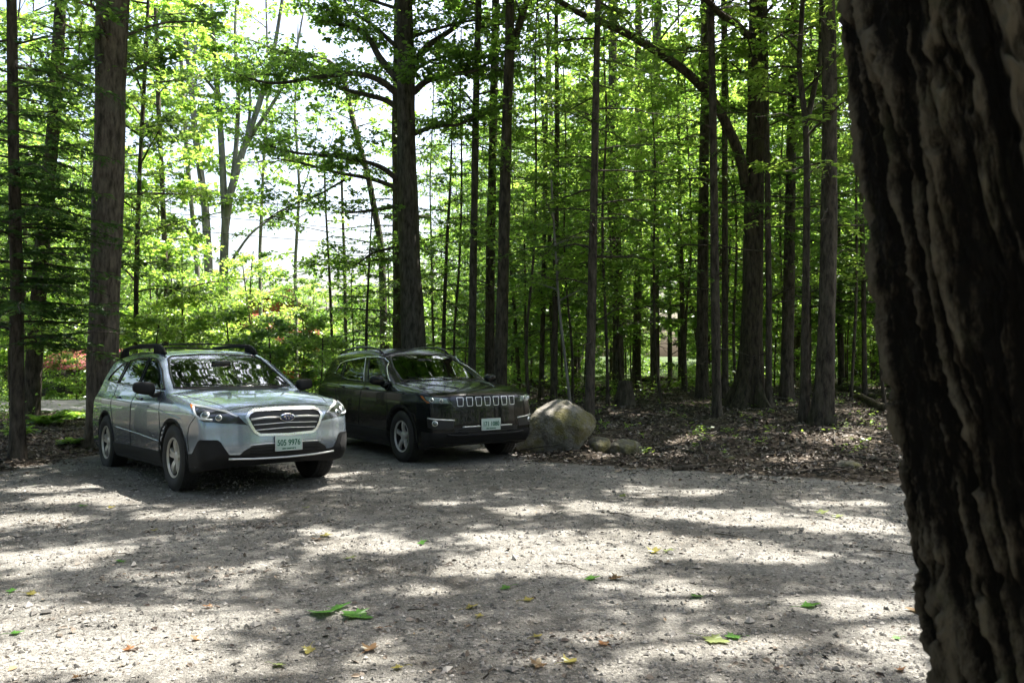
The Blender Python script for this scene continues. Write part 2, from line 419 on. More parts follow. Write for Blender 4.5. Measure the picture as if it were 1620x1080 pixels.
def make_wheel(parent, loc, R, rim_r, mat, style, rot):
    """y axis is the axle; outer face towards -y; flipped for the left flank"""
    w = MB(); hw = .112
    prof = [(-hw*.80, rim_r-.012), (-hw*.95, rim_r+.01), (-hw*1.06, rim_r+(R-rim_r)*.5), (-hw*1.0, R-.028), (-hw*.84, R-.006), (-hw*.45, R), (0, R), (hw*.45, R), (hw*.84, R-.006), (hw, R-.028), (hw*1.06, rim_r+.05), (hw*.8, rim_r-.012)]
    lathe(w, prof, 56)
    for k in range(64):      # tread blocks
        a = k*2*np.pi/64; c, s = np.cos(a), np.sin(a)
        for yy, dd in ((-.078, .038), (-.026, .034), (.026, .034), (.078, .038)):
            Rm = np.array([[c, 0, -s], [0, 1, 0], [s, 0, c]]).T
            w.box((np.cos(a+yy*1.2)*(R+.001), yy, np.sin(a+yy*1.2)*(R+.001)), (.010, dd, .022), R=np.array([[c, 0, s], [0, 1, 0], [s, 0, -c]]))
    me_t = w.mesh('tyre', M['rubber']); sharp_edges(me_t)
    r = MB()
    lathe(r, [(-hw*.78, rim_r+.004), (-hw*.92, rim_r-.002), (-hw*.90, rim_r-.016), (-hw*.74, rim_r-.022)], 48)
    ns = 5
    for k in range(ns):
        a0 = k*2*np.pi/ns+rot
        arms = ((-.17, .062, .030), (.17, .062, .030)) if style == 'twin' else ((0.0, .075, .085),)
        for da, w0, w1 in arms:
            a1 = a0+da; h0 = np.array([np.cos(a0+da*.6), np.sin(a0+da*.6)])*.05; h1 = np.array([np.cos(a1), np.sin(a1)])*(rim_r-.012)
            d = h1-h0; L = np.linalg.norm(d); d /= L; q = np.array([-d[1], d[0]])
            ts = np.linspace(0, 1, 6); V = []
            for t in ts:
                c = h0+d*L*t; ww = (w0*(1-t)+w1*t)/2*(1-.35*np.sin(np.pi*t)*(style != 'twin'))
                yo = -hw*.62-.018*np.sin(np.pi*t*.9)
                for sx, yy in ((-1, yo+.03), (-.75, yo), (.75, yo), (1, yo+.03)):
                    p = c+q*sx*ww; V.append((p[0], yy, p[1]))
            F = [[i*4+j, i*4+j+1, i*4+4+j+1, i*4+4+j] for i in range(5) for j in range(3)]
            r.add(V, F)
    lathe(r, [(-hw*.74, .0), (-hw*.76, .03), (-hw*.66, .062), (-hw*.3, .075)], 20)
    me_r = r.mesh('rim', mat); sharp_edges(me_r)
    dk = MB(); lathe(dk, [(-hw*.74, rim_r-.022), (.02, rim_r-.04), (.09, rim_r-.02), (.09, rim_r)], 48); lathe(dk, [(.0, .03), (.0, rim_r-.03)], 32); lathe(dk, [(-.012, .08), (-.012, .155), (.0, .155)], 32)  # barrel and brake disc coloured near-black, painting shade between the spokes
    me_d = dk.mesh('darkened_barrel_disc', M['dark_mesh'])
    o = empty('wheel', loc); o.parent = parent
    obj('tyre', me_t, o); obj('rim', me_r, o); obj('darkened_barrel_disc', me_d, o)
    return o

def seat(parent, x, y, mat):
    s = MB()
    s.box((x+.05, y, .58), (.50, .48, .16), bev=.05)
    a = math.radians(-18); R = np.array([[math.cos(a), 0, math.sin(a)], [0, 1, 0], [-math.sin(a), 0, math.cos(a)]])
    s.box((x-.30, y, .86), (.14, .48, .58), R=R, bev=.055); s.box((x-.42, y, 1.245), (.09, .26, .17), R=R, bev=.04)
    for d in (-.06, .06): s.tube([(x-.38, y+d, 1.10), (x-.41, y+d, 1.20)], .007, 6)
    return s.build('seat', mat, parent)

def split_body(V, F, rules, mats, names, parent):
    """rules: function giving every face a number; one object per number (-1: cut away)"""
    C = V[F].mean(1); Nn = np.cross(V[F[:, 2]]-V[F[:, 0]], V[F[:, 3]]-V[F[:, 1]]); Nn /= np.linalg.norm(Nn, axis=1)[:, None]+1e-12
    k = rules(C, Nn); out = {}
    # vertex normals of the whole shell, kept on every piece so that no joint shows in the gloss
    VN = np.zeros_like(V)
    for j in range(4): np.add.at(VN, F[:, j], Nn)
    VN /= np.linalg.norm(VN, axis=1)[:, None]+1e-12
    for i, nm in names.items():
        f = F[k == i]
        if not len(f): continue
        u, inv = np.unique(f.ravel(), return_inverse=True)
        me = np_mesh(nm, V[u], [inv.reshape(-1, 4)], [mats[i]])
        me.normals_split_custom_set_from_vertices([tuple(n) for n in VN[u].tolist()])
        out[i] = obj(nm, me, parent)
    return out

def cut_faces_vertices(V, F, outlines):
    """pulls shell vertices that lie next to an outline (x,z of the flanks) onto it, so that cut edges are clean"""
    return V

def seam(skin, parts, name='seam', r=.0038):
    """parts: list of (points, plane, side); one mesh"""
    mb = MB()
    for pts, plane, side in parts:
        P, n = skin.line(pts, plane, side, .025)
        if len(P) > 1: mb.tube(P+n*.0005, r, 5)
    return mb

def ring_tube(skin, poly, plane, side, r, flat=1.0, off=.002):
    P, n = skin.line(list(poly)+[poly[0]], plane, side, .03)
    return MB().tube(P+n*off, r, 6, flat=flat)

def disc(mb, c, nrm, r, depth=.006, n=20, ry=None):
    nrm = np.array(nrm, float); nrm /= np.linalg.norm(nrm); a = np.cross(nrm, (0, 0, 1)); a /= np.linalg.norm(a); b = np.cross(a, nrm)
    an = np.arange(n)*2*np.pi/n; ry = ry or r
    ring = np.cos(an)[:, None]*a*r+np.sin(an)[:, None]*b*ry
    V = np.concatenate([np.array(c)+ring, np.array(c)+ring*.85+nrm*depth, [np.array(c)+nrm*depth*1.6]])
    F = [[i, (i+1) % n, n+(i+1) % n, n+i] for i in range(n)]+[[n+i, n+(i+1) % n, 2*n] for i in range(n)]
    return mb.add(V, F)

def on_skin(skin, u, z, plane='diag', side=-1):
    P, n = skin.line([(u, z), (u+.001, z)], plane, side); return P[0], n[0]

def sym(half):
    """a left-right even outline from its y>=0 half, listed bottom to top"""
    return [(y, z) for y, z in half]+[(-y, z) for y, z in half[::-1] if y > 1e-6]

def arch_band(ax, az, r0, r1, a0, a1, n=18):
    A = np.radians(np.linspace(a0, a1, n))
    return [(ax+r1*math.cos(a), az+r1*math.sin(a)) for a in A]+[(ax+r0*math.cos(a), az+r0*math.sin(a)) for a in A[::-1]]

def make_wagon(loc, yaw, pitch):
    V, F = car_solid(WAG); V = smooth_lap(V, F, 2); sk = Skin(V, F)
    root = empty('station_wagon', loc); root.rotation_euler = (0, pitch, math.atan2(-math.cos(yaw), math.sin(yaw)))
    tag(root, 'silver station wagon with hexagonal chrome grille, black roof rails and a green-lettered plate', 'car')
    FW = [(-.54, 1.10), (-1.495, 1.128), (-1.495, 1.478), (-1.30, 1.466), (-1.13, 1.425), (-.92, 1.325)]
    RW = [(-1.565, 1.13), (-2.46, 1.158), (-2.40, 1.30), (-2.36, 1.452), (-2.0, 1.482), (-1.565, 1.48)]
    QW = [(-2.53, 1.162), (-3.12, 1.19), (-3.08, 1.245), (-2.92, 1.325), (-2.70, 1.405), (-2.46, 1.44)]
    WS = sym([(0, 1.112), (.45, 1.110), (.71, 1.116), (.665, 1.28), (.585, 1.465), (.53, 1.492), (.17, 1.518), (0, 1.522)][:-1]+[(0, 1.522)])
    WS = [(y, z) for y, z in [(.0, 1.112), (.45, 1.110), (.71, 1.116), (.665, 1.28), (.585, 1.465), (.53, 1.492), (.17, 1.518), (-.17, 1.518), (-.53, 1.492), (-.585, 1.465), (-.665, 1.28), (-.71, 1.116), (-.45, 1.110)]]
    RG = [(-.62, 1.08), (.62, 1.08), (.50, 1.42), (-.50, 1.42)]
    FD = [(-.40, .40), (-.36, .62), (-.44, .90), (-.50, 1.07), (-1.52, 1.108), (-1.53, .40)]
    RD = [(-1.54, .40), (-1.53, 1.108), (-2.52, 1.14), (-2.47, .90), (-2.33, .66), (-2.29, .40)]
    def rules(C, n):
        x, y, z = C.T; k = np.zeros(len(C), int)
        flank = np.abs(n[:, 1]) > .45
        for P, i in ((FD, 1), (RD, 3)):
            m = flank & in_poly(x, z, P); k[m & (y < 0)] = i; k[m & (y > 0)] = i+1
        k[(n[:, 2] > .25) & (x > -.40) & (x < .87) & (np.abs(y) < np.interp(x, [-.4, .35, .87], [.735, .70, .56])) & (z > .86)] = 5
        for P in (FW, RW, QW): k[flank & in_poly(x, z, rough_ring(P, -.022)) & (z > 1.05)] = -1
        k[in_poly(y, z, rough_ring(WS, -.022)) & (x > -1.4) & (z > 1.08)] = -1
        k[in_poly(y, z, rough_ring(RG, -.02)) & (x < -3.0) & (n[:, 0] < -.2)] = -1
        for ax in (0, -2.745): k[(np.hypot(x-ax, z-.36) < .41) & (np.abs(y) < .90) & (np.hypot(x-ax, z-.36) < .402) & (z < .80)] = 6
        k[n[:, 2] < -.8] = 6; k[(z < .30) | ((z < .335) & (x > .6))] = 6
        return k
    mats = {i: M['silver'] for i in range(6)}; mats[6] = M['well']
    parts = split_body(V, F, rules, mats, {0: 'body', 1: 'door', 2: 'door', 3: 'door', 4: 'door', 5: 'hood', 6: 'wheel_well'}, root)
    # seams belong to what they outline
    sdoor = {}
    for i, (P, s) in {1: (FD, -1), 2: (FD, 1), 3: (RD, -1), 4: (RD, 1)}.items():
        mb = seam(sk, [(list(P)+[P[0]], 'side', s)]); mb.build('seam', M['seam'], parts[i])
        u0 = -1.36 if i < 3 else -2.30
        h, hn = sk.line([(u0, .985), (u0+.20, .975)], 'side', s, .05)
        o = MB().tube(h+hn*.022, [.008, .013, .013, .008] if len(h) == 4 else np.full(len(h), .012), 8, flat=1.2); o.build('handle', M['silver'], parts[i])
        h2, n2 = sk.line([(u0+.02, .98), (u0+.18, .977)], 'side', s, .05)
        MB().tube(h2, .017, 8).build('handle_recess', M['seam'], parts[i])
    mb = seam(sk, [([(.10, .735), (.35, .70), (.72, .60)], 'top', 1), ([(.10, -.735), (.35, -.70), (.72, -.60)], 'top', 1), ([(-.36, .735), (.10, .735)], 'top', 1), ([(-.36, -.735), (.10, -.735)], 'top', 1),
        ([(-.60, .890), (-.36, .927), (-.09, .931), (.09, .931), (.36, .927), (.60, .890)], 'front', 1)]); mb.build('seam', M['seam'], parts[5])
    # creases of the flank
    for s in (-1, 1):
        P, n = sk.line([(.25, .80), (-.6, .885), (-1.6, .93), (-2.9, .955), (-3.5, .965)], 'side', s, .06)
        MB().tube(P-n*.003, .009, 8, flat=1).build('body_crease', M['silver'], root)
        P, n = sk.line([(-.45, .52), (-1.3, .565), (-2.2, .60)], 'side', s, .06)
        MB().tube(P-n*.004, .010, 8).build('body_crease', M['silver'], root)
    # glass
    for P in (FW, RW, QW):
        for s in (-1, 1):
            g = sk.panel('side_window', P, 'side', M['glass_side'] if P is FW else M['glass_dark'], root, side=s, off=.001, thick=.003)[0]
            ring_tube(sk, P, 'side', s, .011, off=.002).build('window_seal', M['gloss_black'], g)
    for s in (-1, 1):
        sk.panel('pillar_trim', [(-1.49, 1.128), (-1.57, 1.13), (-1.57, 1.48), (-1.49, 1.478)], 'side', M['gloss_black'], root, side=s, off=.004)
        sk.panel('pillar_trim', [(-2.45, 1.157), (-2.54, 1.162), (-2.465, 1.44), (-2.355, 1.452), (-2.395, 1.30)], 'side', M['gloss_black'], root, side=s, off=.004)
    g = sk.panel('windshield', WS, 'front', M['glass_front'], root, off=.002, thick=.004)[0]
    ring_tube(sk, WS, 'front', 1, .013, off=.001).build('window_seal', M['gloss_black'], g)
    sk.panel('rear_window', RG, 'rear', M['glass_dark'], root, off=.002, thick=.004)
    sk.panel('cowl', [(-.70, 1.105), (-.45, 1.085), (0, 1.08), (.45, 1.085), (.70, 1.105), (.71, 1.122), (.45, 1.118), (-.45, 1.118), (-.71, 1.122)], 'front', M['cladding'], root, off=.004)
    for y0, y1 in ((-.05, -.58), (.52, .02)):
        P, n = sk.line([(y0, 1.115), ((y0+y1)/2, 1.125), (y1, 1.140)], 'front', 1, .1)
        MB().tube(P+n*.016, .008, 6).build('wiper', M['gloss_black'], root)
    # face
    GO = [(-.44, .812), (-.405, .862), (-.345, .889), (0, .897), (.345, .889), (.405, .862), (.44, .812), (.40, .72), (.358, .65), (.305, .613), (0, .603), (-.305, .613), (-.358, .65), (-.40, .72)]
    GI = rough_ring(GO, -.027)
    gr = sk.panel('grille', GI, 'front', M['dark_mesh'], root, off=.003)[0]
    sk.panel('surround', GO, 'front', M['chrome_ring'], gr, off=.022, thick=.03, hole=GI)
    for z, hw, r, m in ((.802, .385, .017, 'satin'), (.745, .36, .0065, 'satin'), (.690, .335, .0065, 'satin'), (.648, .31, .006, 'dark_mesh')):
        segs = ((-hw, -.085), (.085, hw)) if z > .8 else ((-hw, hw),)
        for a, b in segs:
            P, n = sk.line([(a, z-.012*(abs(a) > .2)), ((a+b)/2, z), (b, z-.012*(abs(b) > .2))], 'front', 1, .04)
            MB().tube(P+n*.010, r, 8, flat=.8).build('slat', M[m], gr)
    em = disc(MB(), (.972, 0, .801), (1, 0, .06), .088, .006, 28, ry=.045).build('emblem', M['chrome'], gr)
    disc(MB(), (.978, 0, .801), (1, 0, .06), .076, .005, 28, ry=.036).build('badge_field', M['emblem'], em)
    st = MB()
    for (yy, zz, q) in ((-.035, .010, .018), (.0, .013, .011), (.028, .014, .010), (.046, -.002, .009), (.012, -.012, .010), (-.022, -.015, .009)):
        V4 = []
        for k in range(12):
            rr = q if k % 2 == 0 else q*.42; a = k*math.pi/6+.3; V4.append((.9875, yy+rr*math.cos(a), .801+zz+rr*math.sin(a)))
        st.add(V4, [list(range(12))])
    st.build('star', M['chrome'], em)
    HL = [(-.325, .964), (-.064, .926), (.143, .889), (.262, .83), (.350, .735), (.25, .752), (.12, .760), (.043, .771), (-.07, .784), (-.163, .84)]
    for s in (-1, 1):
        h = sk.panel('headlight', HL, 'diag', M['housing'], root, side=s, off=.004)[0]
        sk.panel('indicator', [(-.305, .955), (-.235, .935), (-.165, .845), (-.172, .856)], 'diag', M['amber'], h, side=s, off=.007)
        P, n = sk.line([(-.235, .928), (-.215, .905), (-.155, .842), (-.105, .815), (-.05, .803), (.03, .796)], 'diag', s, .02)
        MB().tube(P+n*.008, .0115, 8).build('daytime_strip', M['lamp'], h)
        sk.panel('chrome_brow', [(-.31, .962), (-.064, .926), (.143, .888), (.262, .829), (.250, .822), (.135, .872), (-.066, .913), (-.27, .945)], 'diag', M['satin'], h, side=s, off=.007)
        seam(sk, [([(-.165, .838), (-.27, .74), (-.31, .62), (-.285, .45)], 'diag', s)]).build('seam', M['seam'], root)
        for u, z, r in ((-.055, .848, .048), (.085, .818, .036)):
            p, n = on_skin(sk, u, z, 'diag', s); l = disc(MB(), p-n*.002, n, r, .012, 24).build('lamp_ring', M['satin'], h)
            disc(MB(), p+n*.012, n, r*.72, .010, 24).build('lens', M['lens'], l)
    IN = [(-.37, .518), (0, .524), (.37, .518), (.46, .468), (.53, .39), (.30, .385), (-.30, .385), (-.53, .39), (-.46, .468)]
    it = sk.panel('lower_intake', IN, 'front', M['dark_mesh'], root, off=.004)[0]
    for z in (.495, .465, .435):
        P, n = sk.line([(-.40, z), (.40, z)], 'front', 1, .05); MB().tube(P+n*.007, .006, 6).build('bar', M['cladding'], it)
    P, n = sk.line([(-.40, .524), (-.2, .531), (.2, .531), (.40, .524)], 'front', 1, .05); MB().tube(P+n*.004, .006, 6).build('bar', M['satin'], it)
    sk.panel('bumper_cladding', [(-.50, .392), (.50, .392), (.53, .30), (-.53, .30)], 'front', M['cladding'], root, off=.006)
    P, n = sk.line([(-.60, .392), (-.35, .382), (0, .376), (.35, .382), (.60, .392)], 'front', 1, .04)
    MB().tube(P+n*.010, .012, 8).build('skid_strip', M['satin'], root)
    for s in (-1, 1):
        c = sk.panel('bumper_cladding', [(-.30, .435), (-.234, .432), (-.125, .575), (-.09, .595), (.085, .590), (.118, .565), (.195, .432), (.40, .408), (.40, .30), (-.30, .30)], 'diag', M['cladding'], root, side=s, off=.006)[0]
        sk.panel('painted_fog_recess', [(-.10, .56), (.06, .555), (.10, .47), (.05, .38), (-.12, .38), (-.15, .46)], 'diag', M['well'], c, side=s, off=.009)  # flat near-black panel; the recess's shade is put into its colour
        for ax, a0, a1 in ((0, -8, 188), (-2.745, -8, 188)):
            sk.panel('arch_cladding', arch_band(ax, .36, .392, .435, a0, a1), 'side', M['cladding'], root, side=s, off=.008, cell=.04)
        sk.panel('sill_cladding', [(-.36, .40), (-2.38, .40), (-2.40, .275), (-.36, .275)], 'side', M['cladding'], root, side=s, off=.008)
        P, n = sk.line([(.50, .385), (-.40, .385)], 'side', s, .05)
    # rails, mirrors
    for s in (-1, 1):
        rl = MB()
        xs = np.array([-1.22, -1.32, -1.42, -1.6, -2.2, -2.8, -3.02, -3.14, -3.24]); zz = np.array([1.53, 1.585, 1.622, 1.640, 1.650, 1.628, 1.606, 1.57, 1.505])
        P = np.stack([xs, np.interp(xs, [-3.3, -2.2, -1.2], [.565, .61, .585])*s, zz], 1); rl.tube(P, [.018, .024, .026, .024, .022, .024, .026, .024, .018], 8)
        for x0, x1 in ((-1.26, -1.62), (-2.85, -3.22)):
            xa = np.linspace(x0, x1, 8); top = np.interp(xa, xs[::-1], zz[::-1])
            for xq, tq in zip(xa[1:-1], top[1:-1]):
                yq = np.interp(xq, [-3.3, -2.2, -1.2], [.565, .61, .585])*s; p, n, _, _ = sk.bvh.find_nearest(Vector((xq, yq, 1.56)))
                rl.tube([(xq, yq, tq), (xq, yq, p.z-.02)], .032, 6, flat=1)
        rl.build('roof_rail', M['cladding'], root)
        mirror(root, sk, s, (-.68, 1.0*s, 1.118), (.135, .235, .150), M['cladding'], (-.60, 1.06))
    for xq, zq in ((-1.50, 1.648), (-2.86, 1.632)):
        MB().tube([(xq, yq, zq+.012*(1-(yq/.6)**2)) for yq in np.linspace(-.60, .60, 7)], .017, 8, flat=.6).build('cross_bar', M['cladding'], root)
    P = [(-2.95, 0, 1.555), (-3.02, 0, 1.60), (-3.10, 0, 1.605)]
    MB().tube(P, [.03, .022, .008], 8, flat=.6).build('roof_antenna', M['silver'], root)
    interior(root, .42)
    plate(root, .985, .01, .524, '505 9976')
    for x in (0, -2.745):
        for s in (-1, 1):
            w = make_wheel(root, (x, .785*s, .36), .362, .222, M['alloy_warm'], 'twin', .35)
            if s > 0: w.rotation_euler = (0, 0, math.pi)
    return root

def mirror(root, sk, s, c, d, mat, foot):
    mb = MB(); bm = bmesh.new(); bmesh.ops.create_cube(bm, size=1)
    bmesh.ops.subdivide_edges(bm, edges=bm.edges[:], cuts=5, use_grid_fill=True)
    for v in bm.verts:
        x, y, z = v.co*2; r = (abs(x)**3.2+abs(y)**3.2+abs(z)**3.2)**(1/3.2); v.co = Vector((x, y, z))/r/2
        taper = 1-.25*(v.co.y*s+.0)
        v.co = Vector((v.co.x*d[0]*taper-.03*v.co.y*s, v.co.y*d[1], v.co.z*d[2]*(1-.18*v.co.y*s)+.02*v.co.y*s))
    bm.verts.index_update(); mb.add([np.array(v.co[:])+np.array(c) for v in bm.verts], [[v.index for v in f.verts] for f in bm.faces]); bm.free()
    o = mb.build('mirror', mat, root)
    p, n, _, _ = sk.bvh.find_nearest(Vector((foot[0], .86*s, foot[1])))
    MB().tube([np.array(p[:]), np.array([c[0]+.01, c[1]-.11*s, c[2]-.09]), np.array([c[0], c[1]-.06*s, c[2]-.045])], [.032, .030, .034], 8).build('mirror_stem', mat, o)
    g = MB(); disc(g, (c[0]-d[0]*.5-.0, c[1], c[2]), (-1, 0, 0), d[1]*.40, .004, 16, ry=d[2]*.38); g.build('mirror_glass', M['chrome'], o)
    return o

def interior(root, h):
    for y in (-.37, .37): seat(root, -1.35, y, M['cloth'])
    for y in (-.40, 0, .40): seat(root, -2.25, y, M['cloth'])
    d = MB(); d.box((-.62, 0, .95), (.42, 1.36, .22), bev=.07); d.box((-.55, 0, .75), (.5, 1.4, .3), bev=.05); d.build('dashboard', M['cloth'], root)
    a = np.arange(25)*2*np.pi/24; t = math.radians(25)
    P = np.stack([-.93+.19*np.sin(a)*math.sin(t), .37+.19*np.cos(a), 1.0+.19*np.sin(a)*math.cos(t)], 1)
    w = MB().tube(P, .016, 8, cap=False); w.box((-.92, .37, 1.0), (.05, .16, .10), bev=.02); w.tube([(-.93, .37, 1.0), (-.70, .37, .92)], .03, 8); w.build('steering_wheel', M['cladding'], root)
    f = MB(); f.box((-1.9, 0, .40), (3.2, 1.5, .06)); f.box((-2.9, 0, .72), (.9, 1.3, .55), bev=.04); f.build('cabin_floor', M['cloth'], root)
    r = MB(); r.box((-.93, 0, 1.40), (.03, .24, .065), bev=.012); r.build('rear_view_mirror', M['gloss_black'], root)

def make_suv(loc, yaw, pitch):
    V, F = car_solid(SUV); V = smooth_lap(V, F, 2); sk = Skin(V, F)
    root = empty('sport_utility_car', loc); root.rotation_euler = (0, pitch, math.atan2(-math.cos(yaw), math.sin(yaw)))
    tag(root, 'black sport utility car with a seven-slot chrome-ringed grille parked beside the mossy boulder', 'car')
    FW = [(-.53, 1.118), (-1.24, 1.093), (-1.455, 1.445), (-1.17, 1.455), (-1.05, 1.432), (-.92, 1.365)]
    RW = [(-1.39, 1.093), (-2.0, 1.105), (-2.26, 1.135), (-2.30, 1.385), (-1.60, 1.447)]
    QW = [(-2.345, 1.148), (-2.62, 1.205), (-2.52, 1.345), (-2.37, 1.378)]
    WS = [(0, 1.122), (.35, 1.120), (.655, 1.124), (.615, 1.30), (.525, 1.462), (.40, 1.485), (0, 1.502), (-.40, 1.485), (-.525, 1.462), (-.615, 1.30), (-.655, 1.124), (-.35, 1.120)]
    RG = [(-.60, 1.14), (.60, 1.14), (.48, 1.42), (-.48, 1.42)]
    FD = [(-.40, .42), (-.40, .70), (-.46, .95), (-.50, 1.085), (-1.30, 1.075), (-1.42, .42)]
    RD = [(-1.43, .42), (-1.31, 1.075), (-2.30, 1.115), (-2.36, .95), (-2.24, .70), (-2.18, .42)]
    def rules(C, n):
        x, y, z = C.T; k = np.zeros(len(C), int)
        flank = np.abs(n[:, 1]) > .45
        for P, i in ((FD, 1), (RD, 3)):
            m = flank & in_poly(x, z, P); k[m & (y < 0)] = i; k[m & (y > 0)] = i+1
        k[(n[:, 2] > .3) & (x > -.34) & (x < .84) & (np.abs(y) < np.interp(x, [-.4, .3, .84], [.715, .71, .56])) & (z > .90)] = 5
        for P in (FW, RW, QW): k[flank & in_poly(x, z, rough_ring(P, -.022)) & (z > 1.05)] = -1
        k[in_poly(y, z, rough_ring(WS, -.022)) & (x > -1.4) & (z > 1.10)] = -1
        k[in_poly(y, z, rough_ring(RG, -.02)) & (x < -2.7) & (n[:, 0] < -.2)] = -1
        for ax in (0, -2.636): k[(np.hypot(x-ax, z-.355) < .402) & (np.abs(y) < .90) & (z < .80)] = 6
        k[n[:, 2] < -.8] = 6
        return k
    mats = {i: M['black'] for i in range(6)}; mats[6] = M['well']
    parts = split_body(V, F, rules, mats, {0: 'body', 1: 'door', 2: 'door', 3: 'door', 4: 'door', 5: 'hood', 6: 'wheel_well'}, root)
    for i, (P, s) in {1: (FD, -1), 2: (FD, 1), 3: (RD, -1), 4: (RD, 1)}.items():
        seam(sk, [(list(P)+[P[0]], 'side', s)]).build('seam', M['seam'], parts[i])
        u0 = -1.24 if i < 3 else -2.14
        h, hn = sk.line([(u0, .985), (u0+.19, .98)], 'side', s, .05)
        MB().tube(h+hn*.024, .012, 8, flat=1.2).build('handle', M['black'], parts[i])
    seam(sk, [([(-.30, .72), (.30, .71), (.70, .60)], 'top', 1), ([(-.30, -.72), (.30, -.71), (.70, -.60)], 'top', 1)]).build('seam', M['seam'], parts[5])
    for s in (-1, 1):
        P, n = sk.line([(.1, .955), (-.6, .975), (-1.5, .985), (-2.4, 1.01), (-3.0, 1.02)], 'side', s, .06)
        MB().tube(P-n*.004, .012, 8).build('body_crease', M['black'], root)
        P, n = sk.line([(.60, .30), (.10, .52), (-.35, .57)], 'top', 1, .06) if s > 0 else sk.line([(.60, -.30), (.10, -.52), (-.35, -.57)], 'top', 1, .06)
        MB().tube(P-n*.004, .014, 8).build('hood_crease', M['black'], parts[5])
    for P in (FW, RW, QW):
        for s in (-1, 1):
            g = sk.panel('side_window', P, 'side', M['glass_side'] if P is FW else M['glass_dark'], root, side=s, off=.001, thick=.003)[0]
            ring_tube(sk, P, 'side', s, .010, off=.002).build('window_seal', M['gloss_black'], g)
    for s in (-1, 1):
        sk.panel('pillar_trim', [(-1.23, 1.092), (-1.40, 1.092), (-1.61, 1.447), (-1.445, 1.447)], 'side', M['gloss_black'], root, side=s, off=.004)
        sk.panel('pillar_trim', [(-2.25, 1.133), (-2.355, 1.148), (-2.375, 1.378), (-2.295, 1.387)], 'side', M['gloss_black'], root, side=s, off=.004)
        P, n = sk.line([(-.50, 1.112), (-.915, 1.378), (-1.05, 1.445), (-1.17, 1.468), (-1.60, 1.462), (-2.34, 1.398), (-2.535, 1.355), (-2.645, 1.20), (-2.61, 1.190)], 'side', s, .04)
        MB().tube(P+n*.003, .009, 6).build('chrome_trim', M['chrome'], root)
        P, n = sk.line([(-1.385, 1.09), (-1.595, 1.45)], 'side', s, .04); MB().tube(P+n*.006, .007, 6).build('chrome_trim', M['satin'], root)
    g = sk.panel('windshield', WS, 'front', M['glass_front'], root, off=.002, thick=.004)[0]
    ring_tube(sk, WS, 'front', 1, .012, off=.001).build('window_seal', M['gloss_black'], g)
    sk.panel('rear_window', RG, 'rear', M['glass_dark'], root, off=.002, thick=.004)
    for y0, y1 in ((-.02, -.54), (.50, .02)):
        P, n = sk.line([(y0, 1.128), ((y0+y1)/2, 1.136), (y1, 1.150)], 'front', 1, .1); MB().tube(P+n*.016, .008, 6).build('wiper', M['gloss_black'], root)
    # face
    gr = sk.panel('grille', [(-.53, .937), (.53, .937), (.555, .90), (.53, .80), (.49, .778), (-.49, .778), (-.53, .80), (-.555, .90)], 'front', M['gloss_black'], root, off=.004)[0]
    for k in range(7):
        y = -.42+.14*k; a, b = .050, .042
        q = [(y-a, .913), (y-a*.8, .919), (y+a*.8, .919), (y+a, .913), (y+b, .805), (y+b*.7, .798), (y-b*.7, .798), (y-b, .805)]
        sk.panel('grille_slot', q, 'front', M['satin'], gr, off=.010, thick=.010, hole=rough_ring(q, -.0065))
        sk.panel('slot_mesh', rough_ring(q, -.0065), 'front', M['dark_mesh'], gr, off=.004)
    HL = [(-.244, .948), (-.157, .940), (.15, .912), (.205, .830), (-.042, .842), (-.112, .848), (-.206, .908)]
    for s in (-1, 1):
        h = sk.panel('headlight', HL, 'diag', M['housing'], root, side=s, off=.004)[0]
        sk.panel('indicator', [(-.238, .943), (-.190, .936), (-.135, .882), (-.062, .849), (-.112, .853), (-.200, .908)], 'diag', M['amber'], h, side=s, off=.007)
        sk.panel('lamp_glass', [(-.165, .932), (.13, .906), (.165, .845), (-.04, .853), (-.12, .885)], 'diag', M['lamp_glass'], h, side=s, off=.006)
        for u, z, r in ((-.045, .888, .030), (.07, .878, .030)):
            p, n = on_skin(sk, u, z, 'diag', s); l = disc(MB(), p-n*.001, n, r, .012, 20).build('lamp_ring', M['satin'], h); disc(MB(), p+n*.012, n, r*.7, .008, 20).build('lens', M['lens'], l)
        P, n = sk.line([(-.10, .648), (.02, .632), (.24, .614)], 'diag', s, .04); MB().tube(P+n*.004, .010, 8).build('fog_strip', M['satin'], root)
        p, n = on_skin(sk, .004, .578, 'diag', s); fl = disc(MB(), p, n, .042, .010, 20).build('fog_lamp', M['satin'], root); disc(MB(), p+n*.010, n, .030, .008, 20).build('lens', M['lens'], fl)
        sk.panel('bumper_cladding', [(-.22, .455), (.05, .452), (.40, .452), (.40, .30), (-.22, .30)], 'diag', M['cladding'], root, side=s, off=.006)
        sk.panel('painted_fog_recess', [(-.12, .640), (.02, .622), (.24, .602), (.22, .50), (.0, .50), (-.10, .52)], 'diag', M['dark_mesh'], root, side=s, off=.003)
        for ax in (0, -2.636): sk.panel('arch_cladding', arch_band(ax, .355, .392, .452, -6, 186), 'side', M['cladding'], root, side=s, off=.008, cell=.04)
        sk.panel('sill_cladding', [(-.38, .415), (-2.25, .415), (-2.27, .265), (-.38, .265)], 'side', M['cladding'], root, side=s, off=.008)
        P, n = sk.line([(.40, .522), (.12, .524)], 'front', 1, .04); P[:, 1] *= s; n[:, 1] *= s
        MB().tube(P+n*.006, .009, 8).build('bumper_strip', M['satin'], root)
        P = np.array([(x, np.interp(x, [-2.95, -2, -1.2], [.56, .60, .575])*s, z) for x, z in ((-1.22, 1.515), (-1.34, 1.575), (-1.6, 1.615), (-2.1, 1.62), (-2.6, 1.588), (-2.84, 1.55), (-2.95, 1.50))])
        MB().tube(P, .016, 8).build('roof_rail', M['gloss_black'], root)
